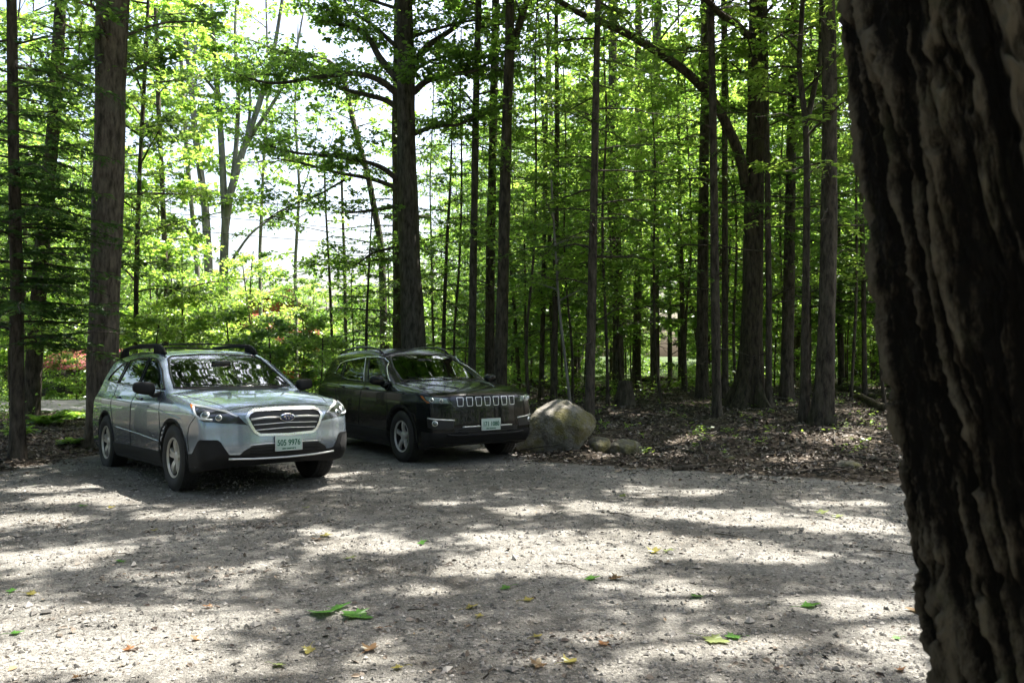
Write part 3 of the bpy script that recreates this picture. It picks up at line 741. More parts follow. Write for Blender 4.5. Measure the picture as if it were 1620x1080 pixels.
        mirror(root, sk, s, (-.58, .98*s, 1.125), (.13, .215, .14), M['black'], (-.52, 1.10))
    it = sk.panel('lower_intake', [(-.52, .512), (.52, .512), (.50, .43), (.46, .415), (-.46, .415), (-.50, .43)], 'front', M['dark_mesh'], root, off=.003)[0]
    for z in (.485, .455):
        P, n = sk.line([(-.46, z), (.46, z)], 'front', 1, .05); MB().tube(P+n*.006, .005, 6).build('bar', M['cladding'], it)
    sk.panel('bumper_cladding', [(-.50, .408), (.50, .408), (.52, .31), (-.52, .31)], 'front', M['cladding'], root, off=.006)
    P, n = sk.line([(-.62, .425), (-.50, .412), (.50, .412), (.62, .425)], 'front', 1, .04); MB().tube(P+n*.008, .014, 8).build('skid_strip', M['cladding'], root)
    interior(root, .42)
    plate(root, .908, .035, .545, '171 1080')
    for x in (0, -2.636):
        for s in (-1, 1):
            w = make_wheel(root, (x, .775*s, .355), .357, .222, M['alloy_grey'], 'five', .32)
            if s > 0: w.rotation_euler = (0, 0, math.pi)
    return root
# ------------------------------------------------------------------ camera geometry (to place measured things), terrain, ground
PITCH = math.atan2(HOR_Y-540, F_PX)
def ray(px, py):
    u, v = (px-810)/F_PX, -(py-540)/F_PX
    return np.array([u, math.cos(PITCH)-v*math.sin(PITCH), math.sin(PITCH)+v*math.cos(PITCH)])
def at(px, py, Y):
    d = ray(px, py); return np.array([0, 0, CAM_H])+d*(Y/d[1])
def to_px(P):
    P = np.asarray(P, float); x, y, z = P[..., 0], P[..., 1], P[..., 2]-CAM_H
    d = y*math.cos(PITCH)+z*math.sin(PITCH); v = -y*math.sin(PITCH)+z*math.cos(PITCH)
    d = np.where(np.abs(d) < 1e-6, 1e-6, d)
    return 810+F_PX*x/d, 540-F_PX*v/d, d
LOT = [(-16, 9.3), (-8.2, 9.4), (-6.5, 10.6), (-6.25, 12.2), (-5.6, 14.6), (-4.2, 16.0), (-.9, 15.8), (.15, 13.2), (.25, 11.6), (1.6, 11.0), (3.0, 10.3), (4.4, 9.5), (7, 8.7), (15, 7.6), (15, -8), (-16, -8)]
def vnoise(x, y, seed=0):
    """cheap smooth 2-D value noise"""
    x = np.asarray(x, float); y = np.asarray(y, float)
    xi = np.floor(x).astype(int); yi = np.floor(y).astype(int); fx = x-xi; fy = y-yi
    fx = fx*fx*(3-2*fx); fy = fy*fy*(3-2*fy)
    def h(a, b):
        n = (a*374761393+b*668265263+seed*974711) & 0x7fffffff
        n = ((n ^ (n >> 13))*1274126177) & 0x7fffffff; return ((n ^ (n >> 16)) & 0xffff)/65535.0
    return (h(xi, yi)*(1-fx)+h(xi+1, yi)*fx)*(1-fy)+(h(xi, yi+1)*(1-fx)+h(xi+1, yi+1)*fx)*fy
def sstep(a, b, x): t = np.clip((x-a)/(b-a), 0, 1); return t*t*(3-2*t)
def lot_d(x, y):
    return poly_sdf(np.asarray(x, float), np.asarray(y, float), LOT)
def terrain(x, y):
    x = np.asarray(x, float); y = np.asarray(y, float)
    d = lot_d(x, y)+.35*(vnoise(x*1.1, y*1.1, 3)-.5); f = sstep(-.1, 1.2, d)
    right = sstep(-7, 0, x)
    z = f*(.05+.33*right*sstep(11.0, 20, y)+.10*right*sstep(3, 6, x)*sstep(9, 13, y))
    z = z+f*.20*(vnoise(x*.55, y*.55, 5)-.45)+f*.10*(vnoise(x*1.9, y*1.9, 8)-.5)+f*.04*(vnoise(x*5.1, y*5.1, 9)-.5)
    z = z+(1-f)*(.030*(vnoise(x*.8, y*.5, 11)-.5)+.012*(vnoise(x*3.1, y*2.7, 12)-.5))
    return z+.9*sstep(45, 160, y)
def ground_at(px, py, lo=3.0, hi=80.0):
    d = ray(px, py)
    for Y in np.arange(lo, hi, .05):
        t = Y/d[1]; p = np.array([0, 0, CAM_H])+d*t
        if p[2] <= float(terrain(p[0], p[1])): return p
    return np.array([0, 0, CAM_H])+d*(hi/d[1])

def ground_mat():
    m, nt, out = new_mat('gravel_and_litter')
    L = nt.links.new; tc = nt.nodes.new('ShaderNodeTexCoord')
    def noise(sc, det=6, rough=.55):
        n = nt.nodes.new('ShaderNodeTexNoise'); n.inputs['Scale'].default_value = sc; n.inputs['Detail'].default_value = det; n.inputs['Roughness'].default_value = rough; L(tc.outputs['Object'], n.inputs['Vector']); return n
    def vor(sc):
        n = nt.nodes.new('ShaderNodeTexVoronoi'); n.inputs['Scale'].default_value = sc; L(tc.outputs['Object'], n.inputs['Vector']); return n
    def ramp(src, stops):
        r = nt.nodes.new('ShaderNodeValToRGB'); e = r.color_ramp.elements
        while len(e) < len(stops): e.new(.5)
        for q, (p, c) in zip(e, stops): q.position = p; q.color = (*c, 1)
        L(src, r.inputs[0]); return r
    def mix(f, a, b, mode='MIX', fac=None):
        n = nt.nodes.new('ShaderNodeMix'); n.data_type = 'RGBA'; n.blend_type = mode
        if f is not None: L(f, n.inputs['Factor'])
        else: n.inputs['Factor'].default_value = fac
        L(a, n.inputs['A']); L(b, n.inputs['B']); return n.outputs['Result']
    def math_(op, a, b=None, va=None):
        n = nt.nodes.new('ShaderNodeMath'); n.operation = op; L(a, n.inputs[0])
        if b is not None: L(b, n.inputs[1])
        elif va is not None: n.inputs[1].default_value = va
        return n.outputs[0]
    # gravel: packed grey-beige fines with stone chips
    big = ramp(noise(.55, 5).outputs['Fac'], [(.32, (.133, .126, .111)), (.5, (.198, .191, .173)), (.68, (.248, .241, .222))])
    mid = ramp(noise(5.5, 7, .65).outputs['Fac'], [(.30, (.55, .54, .53)), (.5, (1, 1, 1)), (.72, (1.28, 1.26, 1.22))])
    g = mix(None, big.outputs[0], mid.outputs[0], 'MULTIPLY', .8)
    v1 = vor(52); hs = nt.nodes.new('ShaderNodeSeparateColor'); L(v1.outputs['Color'], hs.inputs[0])
    chips = ramp(hs.outputs[0], [(.0, (.35, .34, .34)), (.35, (.8, .79, .78)), (.75, (1.1, 1.1, 1.1)), (1, (1.75, 1.72, 1.68))])
    g = mix(None, g, chips.outputs[0], 'MULTIPLY', .5)
    v2 = vor(130); h2 = nt.nodes.new('ShaderNodeSeparateColor'); L(v2.outputs['Color'], h2.inputs[0])
    chips2 = ramp(h2.outputs[1], [(.0, (.45, .44, .43)), (.5, (1, 1, 1)), (1, (1.5, 1.5, 1.48))])
    g = mix(None, g, chips2.outputs[0], 'MULTIPLY', .45)
    dark = ramp(noise(1.7, 8, .7).outputs['Fac'], [(.54, (0, 0, 0)), (.68, (1, 1, 1))])       # damp dirt and rotted leaves
    dd = nt.nodes.new('ShaderNodeRGB'); dd.outputs[0].default_value = (.085, .072, .058, 1)
    g = mix(math_('MULTIPLY', dark.outputs[0], va=.7), g, dd.outputs[0])
    # forest floor: rotted leaves and soil
    v3 = vor(17); h3 = nt.nodes.new('ShaderNodeSeparateColor'); L(v3.outputs['Color'], h3.inputs[0])
    lit = ramp(h3.outputs[0], [(.0, (.030, .023, .017)), (.4, (.075, .058, .043)), (.75, (.13, .105, .08)), (1, (.21, .17, .135))])
    soil = ramp(noise(2.2, 8, .7).outputs['Fac'], [(.35, (.25, .23, .2)), (.6, (1, 1, 1))])
    l = mix(None, lit.outputs[0], soil.outputs[0], 'MULTIPLY', .8)
    moss = ramp(noise(.8, 6).outputs['Fac'], [(.60, (0, 0, 0)), (.68, (1, 1, 1))]); mg = nt.nodes.new('ShaderNodeRGB'); mg.outputs[0].default_value = (.055, .075, .018, 1)
    l = mix(math_('MULTIPLY', moss.outputs[0], va=.5), l, mg.outputs[0])
    at_ = nt.nodes.new('ShaderNodeAttribute'); at_.attribute_name = 'forest'
    fn = math_('ADD', at_.outputs['Fac'], math_('MULTIPLY', math_('SUBTRACT', noise(3.2, 8, .7).outputs['Fac'], va=.5), va=1.1))
    fm = ramp(fn, [(.42, (0, 0, 0)), (.58, (1, 1, 1))])
    lawn = nt.nodes.new('ShaderNodeAttribute'); lawn.attribute_name = 'lawn'
    lg = ramp(noise(6, 6).outputs['Fac'], [(.3, (.02, .045, .010)), (.7, (.055, .10, .02))])
    c = mix(fm.outputs[0], g, l); c = mix(lawn.outputs['Fac'], c, lg.outputs[0])
    b = nt.nodes.new('ShaderNodeBsdfPrincipled'); b.inputs['Roughness'].default_value = .95; b.inputs['Specular IOR Level'].default_value = .2
    L(c, b.inputs['Base Color'])
    ht = math_('ADD', math_('MULTIPLY', v1.outputs['Distance'], va=-.9), math_('MULTIPLY', noise(24, 8, .7).outputs['Fac'], va=1.4))
    ht = math_('ADD', ht, math_('MULTIPLY', v2.outputs['Distance'], va=-.5))
    bp = nt.nodes.new('ShaderNodeBump'); bp.inputs['Strength'].default_value = .9; bp.inputs['Distance'].default_value = .012
    L(ht, bp.inputs['Height']); L(bp.outputs[0], b.inputs['Normal']); L(b.outputs[0], out.inputs[0])
    return m

def make_ground():
    xs = np.concatenate([-np.geomspace(14, 400, 26)[::-1], np.arange(-13.9, 14, .085), np.geomspace(14.05, 400, 26)])
    ys = np.concatenate([-np.geomspace(2, 60, 10)[::-1], np.arange(-1.9, 24, .085), np.geomspace(24.1, 500, 40)])
    X, Y = np.meshgrid(xs, ys, indexing='ij'); Z = terrain(X, Y)
    nx, ny = X.shape; i = np.arange(nx-1)[:, None]*ny; j = np.arange(ny-1)[None]
    F = np.stack([i+j, i+ny+j, i+ny+j+1, i+j+1], -1).reshape(-1, 4)
    me = np_mesh('ground', np.stack([X, Y, Z], -1).reshape(-1, 3), [F], [ground_mat()])
    a = me.attributes.new('forest', 'FLOAT', 'POINT'); a.data.foreach_set('value', sstep(-.35, .45, lot_d(X, Y)).astype(np.float32).ravel())
    lw = np.maximum(sstep(19, 21, Y)*(1-sstep(-11, -7, X)), .8*sstep(27, 40, Y)); a = me.attributes.new('lawn', 'FLOAT', 'POINT'); a.data.foreach_set('value', lw.astype(np.float32).ravel())
    tag(obj('ground', me), kind='structure')
    # the asphalt road far behind the left trees
    xs = np.linspace(-60, -8, 80); ys = np.linspace(0, 1, 8); X, T = np.meshgrid(xs, ys, indexing='ij'); Yr = 21.8+.05*(X+14)+T*4.6
    V = np.stack([X, Yr, terrain(X, Yr)+.03], -1).reshape(-1, 3); i = np.arange(79)[:, None]*8; j = np.arange(7)[None]
    tag(obj('road', np_mesh('road', V, [np.stack([i+j, i+8+j, i+8+j+1, i+j+1], -1).reshape(-1, 4)], [principled('asphalt', (.21, .20, .22), .9, bump=(60, .5, .01), noise=(2, .25))])), kind='structure')

# sunlit spots measured on the photograph's ground, as metres on the ground (cx, cy, rx, ry)
LIT_PX = [(150, 1012, 230, 48), (330, 978, 130, 34), (60, 885, 110, 20), (50, 962, 75, 22), (160, 792, 105, 11), (60, 822, 70, 9), (170, 768, 60, 5), (60, 775, 70, 5), (290, 815, 66, 9), (390, 815, 66, 9), (470, 772, 70, 5),
 (575, 864, 72, 17), (515, 843, 46, 7), (700, 797, 62, 7), (600, 771, 55, 4), (540, 752, 40, 4), (830, 808, 52, 7), (785, 855, 85, 11), (870, 886, 170, 17), (800, 906, 90, 9), (930, 800, 62, 8), (1000, 850, 80, 13), (960, 880, 120, 14),
 (1090, 813, 120, 13), (1190, 826, 90, 10), (1130, 868, 110, 20), (1235, 882, 80, 14), (1050, 872, 60, 17), (1340, 832, 85, 11), (1350, 799, 85, 6), (1110, 780, 60, 5), (1020, 774, 40, 4), (1100, 942, 115, 17), (1300, 946, 70, 14),
 (1385, 985, 75, 50), (1120, 1022, 130, 22), (1000, 1062, 70, 18), (640, 1062, 100, 22), (830, 1048, 60, 14), (560, 962, 62, 11), (690, 932, 60, 8), (1430, 1055, 45, 25), (300, 1062, 200, 26), (905, 1010, 70, 10), (1010, 655, 60, 5), (1120, 690, 70, 6), (1290, 692, 60, 5), (960, 700, 40, 5), (1200, 665, 30, 4), (1340, 700, 50, 5), (1380, 665, 40, 5), (1060, 720, 50, 5), (1250, 728, 60, 5), (1150, 655, 40, 4), (40, 735, 50, 8), (862, 702, 40, 6), (850, 714, 46, 8), (905, 706, 30, 5), (950, 722, 40, 4), (110, 702, 30, 5), (1090, 640, 50, 4), (600, 706, 45, 6), (800, 713, 40, 5), (430, 905, 60, 8), (250, 905, 60, 8)]
_L = []
for cx, cy, rx, ry in LIT_PX:
    s = 1.5; c = ground_at(cx, cy); a = ground_at(cx, max(cy-ry, 636)); b = ground_at(cx, min(cy+ry, 1300), 2.0)
    _L.append((c[0], (a[1]+b[1])/2, rx/F_PX*c[1], max(.10, (a[1]-b[1])/2)))
LIT = np.array(_L)
def sunlit(P, grow=1.0):
    """True where the shadow of a point falls on one of the sunlit spots"""
    P = np.asarray(P, float); t = P[:, 2]/SUN[2]; x = P[:, 0]-SUN[0]*t; y = P[:, 1]-SUN[1]*t
    wx = .30*(vnoise(x*1.6, y*1.6, 21)-.5); wy = .30*(vnoise(x*1.6, y*1.6, 22)-.5)
    m = np.zeros(len(P), bool)
    for cx, cy, rx, ry in LIT: m |= ((x+wx-cx)/(rx*grow))**2+((y+wy-cy)/(ry*grow))**2 < 1
    return m
# ------------------------------------------------------------------ foliage and bark
def leaf_mat(name, d0, d1, t0, t1, tr=.5, gloss=.05):
    m, nt, out = new_mat(name); L = nt.links.new
    at_ = nt.nodes.new('ShaderNodeAttribute'); at_.attribute_name = 'rnd'
    oi = nt.nodes.new('ShaderNodeObjectInfo')
    ad = nt.nodes.new('ShaderNodeMath'); ad.operation = 'MULTIPLY_ADD'; ad.inputs[1].default_value = .42; L(oi.outputs['Random'], ad.inputs[0])
    sc = nt.nodes.new('ShaderNodeMath'); sc.operation = 'MULTIPLY'; sc.inputs[1].default_value = .58; L(at_.outputs['Fac'], sc.inputs[0]); L(sc.outputs[0], ad.inputs[2])
    def mx(a, b):
        n = nt.nodes.new('ShaderNodeMix'); n.data_type = 'RGBA'; n.inputs['A'].default_value = (*a, 1); n.inputs['B'].default_value = (*b, 1); L(ad.outputs[0], n.inputs['Factor']); return n.outputs['Result']
    df = nt.nodes.new('ShaderNodeBsdfDiffuse'); L(mx(d0, d1), df.inputs[0])
    ts = nt.nodes.new('ShaderNodeBsdfTranslucent'); L(mx(t0, t1), ts.inputs[0])
    a = nt.nodes.new('ShaderNodeMixShader'); a.inputs[0].default_value = tr; L(df.outputs[0], a.inputs[1]); L(ts.outputs[0], a.inputs[2])
    g = nt.nodes.new('ShaderNodeBsdfGlossy'); g.inputs['Roughness'].default_value = .38; g.inputs[0].default_value = (.9, 1, .9, 1)
    b = nt.nodes.new('ShaderNodeMixShader'); b.inputs[0].default_value = gloss; L(a.outputs[0], b.inputs[1]); L(g.outputs[0], b.inputs[2])
    L(b.outputs[0], out.inputs[0]); return m
M['leaf'] = leaf_mat('broad_leaves', (.030, .075, .014), (.085, .150, .026), (.14, .33, .035), (.40, .62, .09), .58, .06)
M['leaf_pale'] = leaf_mat('pale_leaves', (.050, .105, .02), (.115, .185, .035), (.26, .50, .05), (.58, .78, .13), .60, .06)
M['leaf_shading'] = leaf_mat('shading_leaves', (.030, .062, .016), (.060, .105, .024), (.05, .12, .012), (.12, .21, .025), .40, .05)  # duller, less translucent leaves added to deepen shade from crowns out of view
M['needle'] = leaf_mat('hemlock_needles', (.012, .034, .013), (.040, .078, .020), (.09, .21, .04), (.26, .40, .07), .50, .04)

def bark_mat(name, c0, c1, lichen=.25, scale=1.0, strength=1.0, mossy=0.0):
    m, nt, out = new_mat(name); L = nt.links.new; tc = nt.nodes.new('ShaderNodeTexCoord')
    mp = nt.nodes.new('ShaderNodeMapping'); mp.inputs['Scale'].default_value = (7*scale, 7*scale, 1.9*scale); L(tc.outputs['Object'], mp.inputs[0])
    n1 = nt.nodes.new('ShaderNodeTexNoise'); n1.inputs['Scale'].default_value = 2.2; n1.inputs['Detail'].default_value = 8; n1.inputs['Roughness'].default_value = .65; L(mp.outputs[0], n1.inputs[0])
    r = nt.nodes.new('ShaderNodeValToRGB'); e = r.color_ramp.elements; e[0].position = .36; e[0].color = (*c0, 1); e[1].position = .66; e[1].color = (*c1, 1); L(n1.outputs['Fac'], r.inputs[0])
    n2 = nt.nodes.new('ShaderNodeTexNoise'); n2.inputs['Scale'].default_value = 1.6; n2.inputs['Detail'].default_value = 7; n2.inputs['Roughness'].default_value = .7; L(tc.outputs['Object'], n2.inputs[0])
    r2 = nt.nodes.new('ShaderNodeValToRGB'); e = r2.color_ramp.elements; e[0].position = .54; e[0].color = (0, 0, 0, 1); e[1].position = .66; e[1].color = (1, 1, 1, 1); L(n2.outputs['Fac'], r2.inputs[0])
    mm = nt.nodes.new('ShaderNodeMath'); mm.operation = 'MULTIPLY'; mm.inputs[1].default_value = lichen; L(r2.outputs[0], mm.inputs[0])
    mx = nt.nodes.new('ShaderNodeMix'); mx.data_type = 'RGBA'; L(mm.outputs[0], mx.inputs['Factor']); L(r.outputs[0], mx.inputs['A']); mx.inputs['B'].default_value = (.16, .165, .12, 1) if not mossy else (.075, .085, .028, 1)
    b = nt.nodes.new('ShaderNodeBsdfPrincipled'); b.inputs['Roughness'].default_value = .9; b.inputs['Specular IOR Level'].default_value = .25; L(mx.outputs['Result'], b.inputs['Base Color'])
    bp = nt.nodes.new('ShaderNodeBump'); bp.inputs['Strength'].default_value = strength; bp.inputs['Distance'].default_value = .02; L(n1.outputs['Fac'], bp.inputs['Height']); L(bp.outputs[0], b.inputs['Normal'])
    L(b.outputs[0], out.inputs[0]); return m
M['bark_dark'] = bark_mat('bark_dark', (.028, .023, .018), (.130, .108, .084))
M['bark_grey'] = bark_mat('bark_grey', (.034, .029, .024), (.15, .132, .112), .3)
M['bark_oak'] = bark_mat('bark_oak', (.050, .041, .033), (.215, .178, .142), .3)
M['bark_pale'] = bark_mat('bark_pale', (.12, .11, .10), (.30, .285, .26), .3, .5, .4)
M['bark_brown'] = bark_mat('bark_brown', (.034, .024, .016), (.16, .118, .084), .2)
M['bark_moss'] = bark_mat('bark_moss', (.024, .020, .014), (.105, .088, .060), .45, 1.0, 1.0, 1.0)

class Leaves:
    def __init__(s): s.p = []; s.d = []; s.u = []; s.l = []; s.w = []
    def add(s, p, d, u, l, w):
        p = np.asarray(p, float).reshape(-1, 3); n = len(p)
        s.p.append(p); s.d.append(np.broadcast_to(d, (n, 3)).astype(float)); s.u.append(np.broadcast_to(u, (n, 3)).astype(float))
        s.l.append(np.broadcast_to(np.asarray(l, float), (n,))); s.w.append(np.broadcast_to(np.asarray(w, float), (n,)))
    def cat(s): return [np.concatenate(q) for q in (s.p, s.d, s.u, s.l, s.w)]
    def mesh(s, name, mat, simple=True, keep=None, off=None, seed=0):
        if not s.p: return None
        p, d, u, l, w = s.cat()
        if keep is not None:
            k = keep(p); p, d, u, l, w = p[k], d[k], u[k], l[k], w[k]
        if off is not None: p = p-np.asarray(off)
        d = d/(np.linalg.norm(d, axis=1)[:, None]+1e-9); sd = np.cross(d, u); sd /= np.linalg.norm(sd, axis=1)[:, None]+1e-9; u = np.cross(sd, d)
        L = l[:, None]; W = (l*w)[:, None]; n = len(p); rg = np.random.default_rng(seed+1)
        if simple:
            V = np.stack([p, p+d*L*.45+sd*W*.5+u*L*.06, p+d*L-u*L*.10, p+d*L*.45-sd*W*.5+u*L*.06], 1).reshape(-1, 3)
            F = (np.arange(n)*4)[:, None]+np.arange(4)[None]; rn = rg.random(n)
        else:
            V = np.stack([p, p+d*L*.28+sd*W*.42+u*L*.08, p+d*L*.66+sd*W*.40+u*L*.05, p+d*L-u*L*.12, p+d*L*.66-sd*W*.40+u*L*.05, p+d*L*.28-sd*W*.42+u*L*.08], 1).reshape(-1, 3)
            b = (np.arange(n)*6)[:, None]; F = np.concatenate([b+np.array([[0, 1, 2, 3]]), b+np.array([[0, 3, 4, 5]])], 1).reshape(-1, 4); rn = np.repeat(rg.random(n), 2)
        return np_mesh(name, V, [F], [mat], False, attrs={'rnd': rn})

def unit(v): v = np.asarray(v, float); return v/(np.linalg.norm(v, axis=-1, keepdims=True)+1e-9)
def bough(rg, p, az, el, L, droop, k=7, wob=.10):
    t = np.linspace(0, 1, k); d = np.array([math.cos(az)*math.cos(el), math.sin(az)*math.cos(el), math.sin(el)])
    P = p+d*L*t[:, None]; P[:, 2] -= droop*L*t**2
    P[1:] += rg.normal(0, wob*L/k, (k-1, 3))*np.linspace(.3, 1, k-1)[:, None]; return P
def along(P, t):
    x = t*(len(P)-1); i = np.minimum(x.astype(int), len(P)-2); f = (x-i)[:, None]; return P[i]*(1-f)+P[i+1]*f, unit(P[i+1]-P[i])
def broad_bough(rg, lv, mb, P, r0, size, twigs, per, spread=.38, flat=.5, t0=.25):
    """a limb with leafy twigs"""
    L = np.linalg.norm(np.diff(P, axis=0), axis=1).sum()
    if mb is not None: mb.tube(P, np.linspace(r0, max(.004, r0*.18), len(P)), 5, cap=False)
    t = rg.uniform(t0, 1, twigs); q, tg = along(P, t)
    side = unit(np.cross(tg, [0, 0, 1])+1e-6)*rg.choice([-1, 1], twigs)[:, None]
    dr = unit(tg*.6+side*rg.uniform(.3, 1.1, (twigs, 1))+np.array([0, 0, 1])*rg.normal(.12, .30, (twigs, 1)))
    ln = L*spread*(1.15-t)*rg.uniform(.6, 1.2, twigs)+.15
    e = q+dr*ln[:, None]; e[:, 2] -= .10*ln
    if mb is not None:
        for i in range(twigs): mb.tube([q[i], (q[i]+e[i])/2+[0, 0, .03*ln[i]], e[i]], [max(.004, r0*.22), max(.003, r0*.14), .002], 3, cap=False)
    n = twigs*per; i = np.repeat(np.arange(twigs), per); f = rg.uniform(.15, 1.08, n)
    sd = unit(np.cross(dr[i], [0, 0, 1])+1e-6)*rg.choice([-1, 1], n)[:, None]
    p = q[i]+(e[i]-q[i])*f[:, None]+rg.normal(0, size*.55, (n, 3))*np.array([1, 1, flat])
    d = unit(dr[i]*.5+sd*.8+rg.normal(0, .35, (n, 3))-np.array([0, 0, .18]))
    u = unit(np.array([0, 0, 1])+rg.normal(0, flat*.75, (n, 3)))
    lv.add(p, d, u, size*rg.uniform(.65, 1.25, n), rg.uniform(.55, .8, n))
def hemlock_bough(rg, lv, mb, P, r0, step=.12, tw=.66, nd=.088, fill=1.0, t0=.12):
    L = np.linalg.norm(np.diff(P, axis=0), axis=1).sum()
    if mb is not None: mb.tube(P, np.linspace(r0, .004, len(P)), 5, cap=False)
    m = max(3, int(L/step)); t = np.repeat(np.linspace(t0, 1, m), 2)+rg.normal(0, .01, 2*m); t = np.clip(t, 0, 1)
    q, tg = along(P, t); s = np.tile([-1, 1], m)[:, None]
    side = unit(np.cross(tg, [0, 0, 1])+1e-6)*s
    ln = tw*np.clip((1.1-t)*1.25, .22, 1)*min(1, L/2.2)*rg.uniform(.55, 1.15, 2*m)
    ok = rg.random(2*m) < fill; q, tg, side, ln = q[ok], tg[ok], side[ok], ln[ok]; k = len(q)
    if not k: return
    dr = unit(tg*.75+side+rg.normal(0, .12, (k, 3))); e = q+dr*ln[:, None]; e[:, 2] -= .18*ln
    cnt = np.maximum(3, (ln/.030).astype(int)); i = np.repeat(np.arange(k), cnt); n = len(i)
    f = rg.random(n); sd = unit(np.cross(dr[i], [0, 0, 1])+1e-6)*rg.choice([-1, 1], n)[:, None]
    p = q[i]+(e[i]-q[i])*f[:, None]; p[:, 2] -= .05*ln[i]*f*f; p += rg.normal(0, .012, (n, 3))
    d = unit(dr[i]*.75+sd*.75+rg.normal(0, .18, (n, 3))-np.array([0, 0, .12])); u = unit(np.array([0, 0, 1])+rg.normal(0, .28, (n, 3)))
    lv.add(p, d, u, nd*rg.uniform(.7, 1.6, n)*(1.15-.4*f), rg.uniform(.28, .44, n))

def bark_trunk(P, R, n=14, seed=0, flare=0.0, rough=.06, step=.28):
    """a stem with an uneven outline; P base to tip"""
    P = np.asarray(P, float); R = np.asarray(R, float); rg = np.random.default_rng(seed)
    s = np.concatenate([[0], np.cumsum(np.linalg.norm(np.diff(P, axis=0), axis=1))]); k = max(4, int(s[-1]/step)); q = np.linspace(0, s[-1], k)
    C = np.stack([np.interp(q, s, P[:, i]) for i in range(3)], 1); r = np.interp(q, s, R)
    C[1:-1] = .25*C[:-2]+.5*C[1:-1]+.25*C[2:]
    a = np.arange(n)*2*np.pi/n
    T = unit(np.gradient(C, axis=0)); A = unit(np.cross(T, [0, 1, .001])); B = np.cross(T, A)
    ph = rg.uniform(0, 6.28, 6)
    rr = r[:, None]*(1+rough*(np.sin(a*3+ph[0]+q[:, None]*.7)+.7*np.sin(a*5+ph[1]-q[:, None]*1.3)+.5*np.sin(a*2+ph[2]+q[:, None]*2.1))+rg.normal(0, rough*.35, (k, n)))
    if flare:
        fl = flare*np.exp(-q/(.28+R[0]*.6))[:, None]*(1+.85*np.sin(a*5+ph[3])[None]+.55*np.sin(a*8+ph[4])[None]); rr = rr+R[0]*fl
    V = C[:, None]+rr[:, :, None]*(np.cos(a)[None, :, None]*A[:, None]+np.sin(a)[None, :, None]*B[:, None])
    i = np.arange(k-1)[:, None]*n; j = np.arange(n)[None]; j2 = (j+1) % n
    return V.reshape(-1, 3), np.stack([i+j, i+j2, i+n+j2, i+n+j], -1).reshape(-1, 4)

TREES = []          # (x, y) of every stem, so that scattered plants keep clear
def stem_path(path_px, Y, H, w0, w1, drift=0.0):
    """measured outline points of a stem, placed at its distance; carried on above the frame up to H"""
    b = ground_at(*path_px[0]) if Y is None else None
    Y = float(b[1]) if Y is None else Y
    P = [at(x, y, Y+drift*i/(len(path_px)-1)) for i, (x, y) in enumerate(path_px)]
    P[0][2] = float(terrain(P[0][0], P[0][1]))-.06
    P = np.array(P); h = np.linalg.norm(P-P[0], axis=1); R = np.interp(h, [0, h[-1]], [w0*Y/F_PX/2*.84, w1*Y/F_PX/2*.84])
    d = unit(P[-1]-P[-2]); d[:2] *= .5; d = unit(d); top = P[-1]; rg = np.random.default_rng(int(abs(path_px[0][0])*7))
    while top[2] < H:
        d = unit(d+np.array([*rg.normal(0, .03, 2), .05])); top = top+d*1.2; P = np.vstack([P, top])
        R = np.append(R, max(.02, R[-1]*(1-1.2/max(1.3, (H-top[2])+2.2))))
    return P, R, Y
def limb_px(pts, Y0, drift, r0, r1):
    P = np.array([at(x, y, Y0+drift*i/(len(pts)-1)) for i, (x, y) in enumerate(pts)]); return P, np.linspace(r0, r1, len(P))

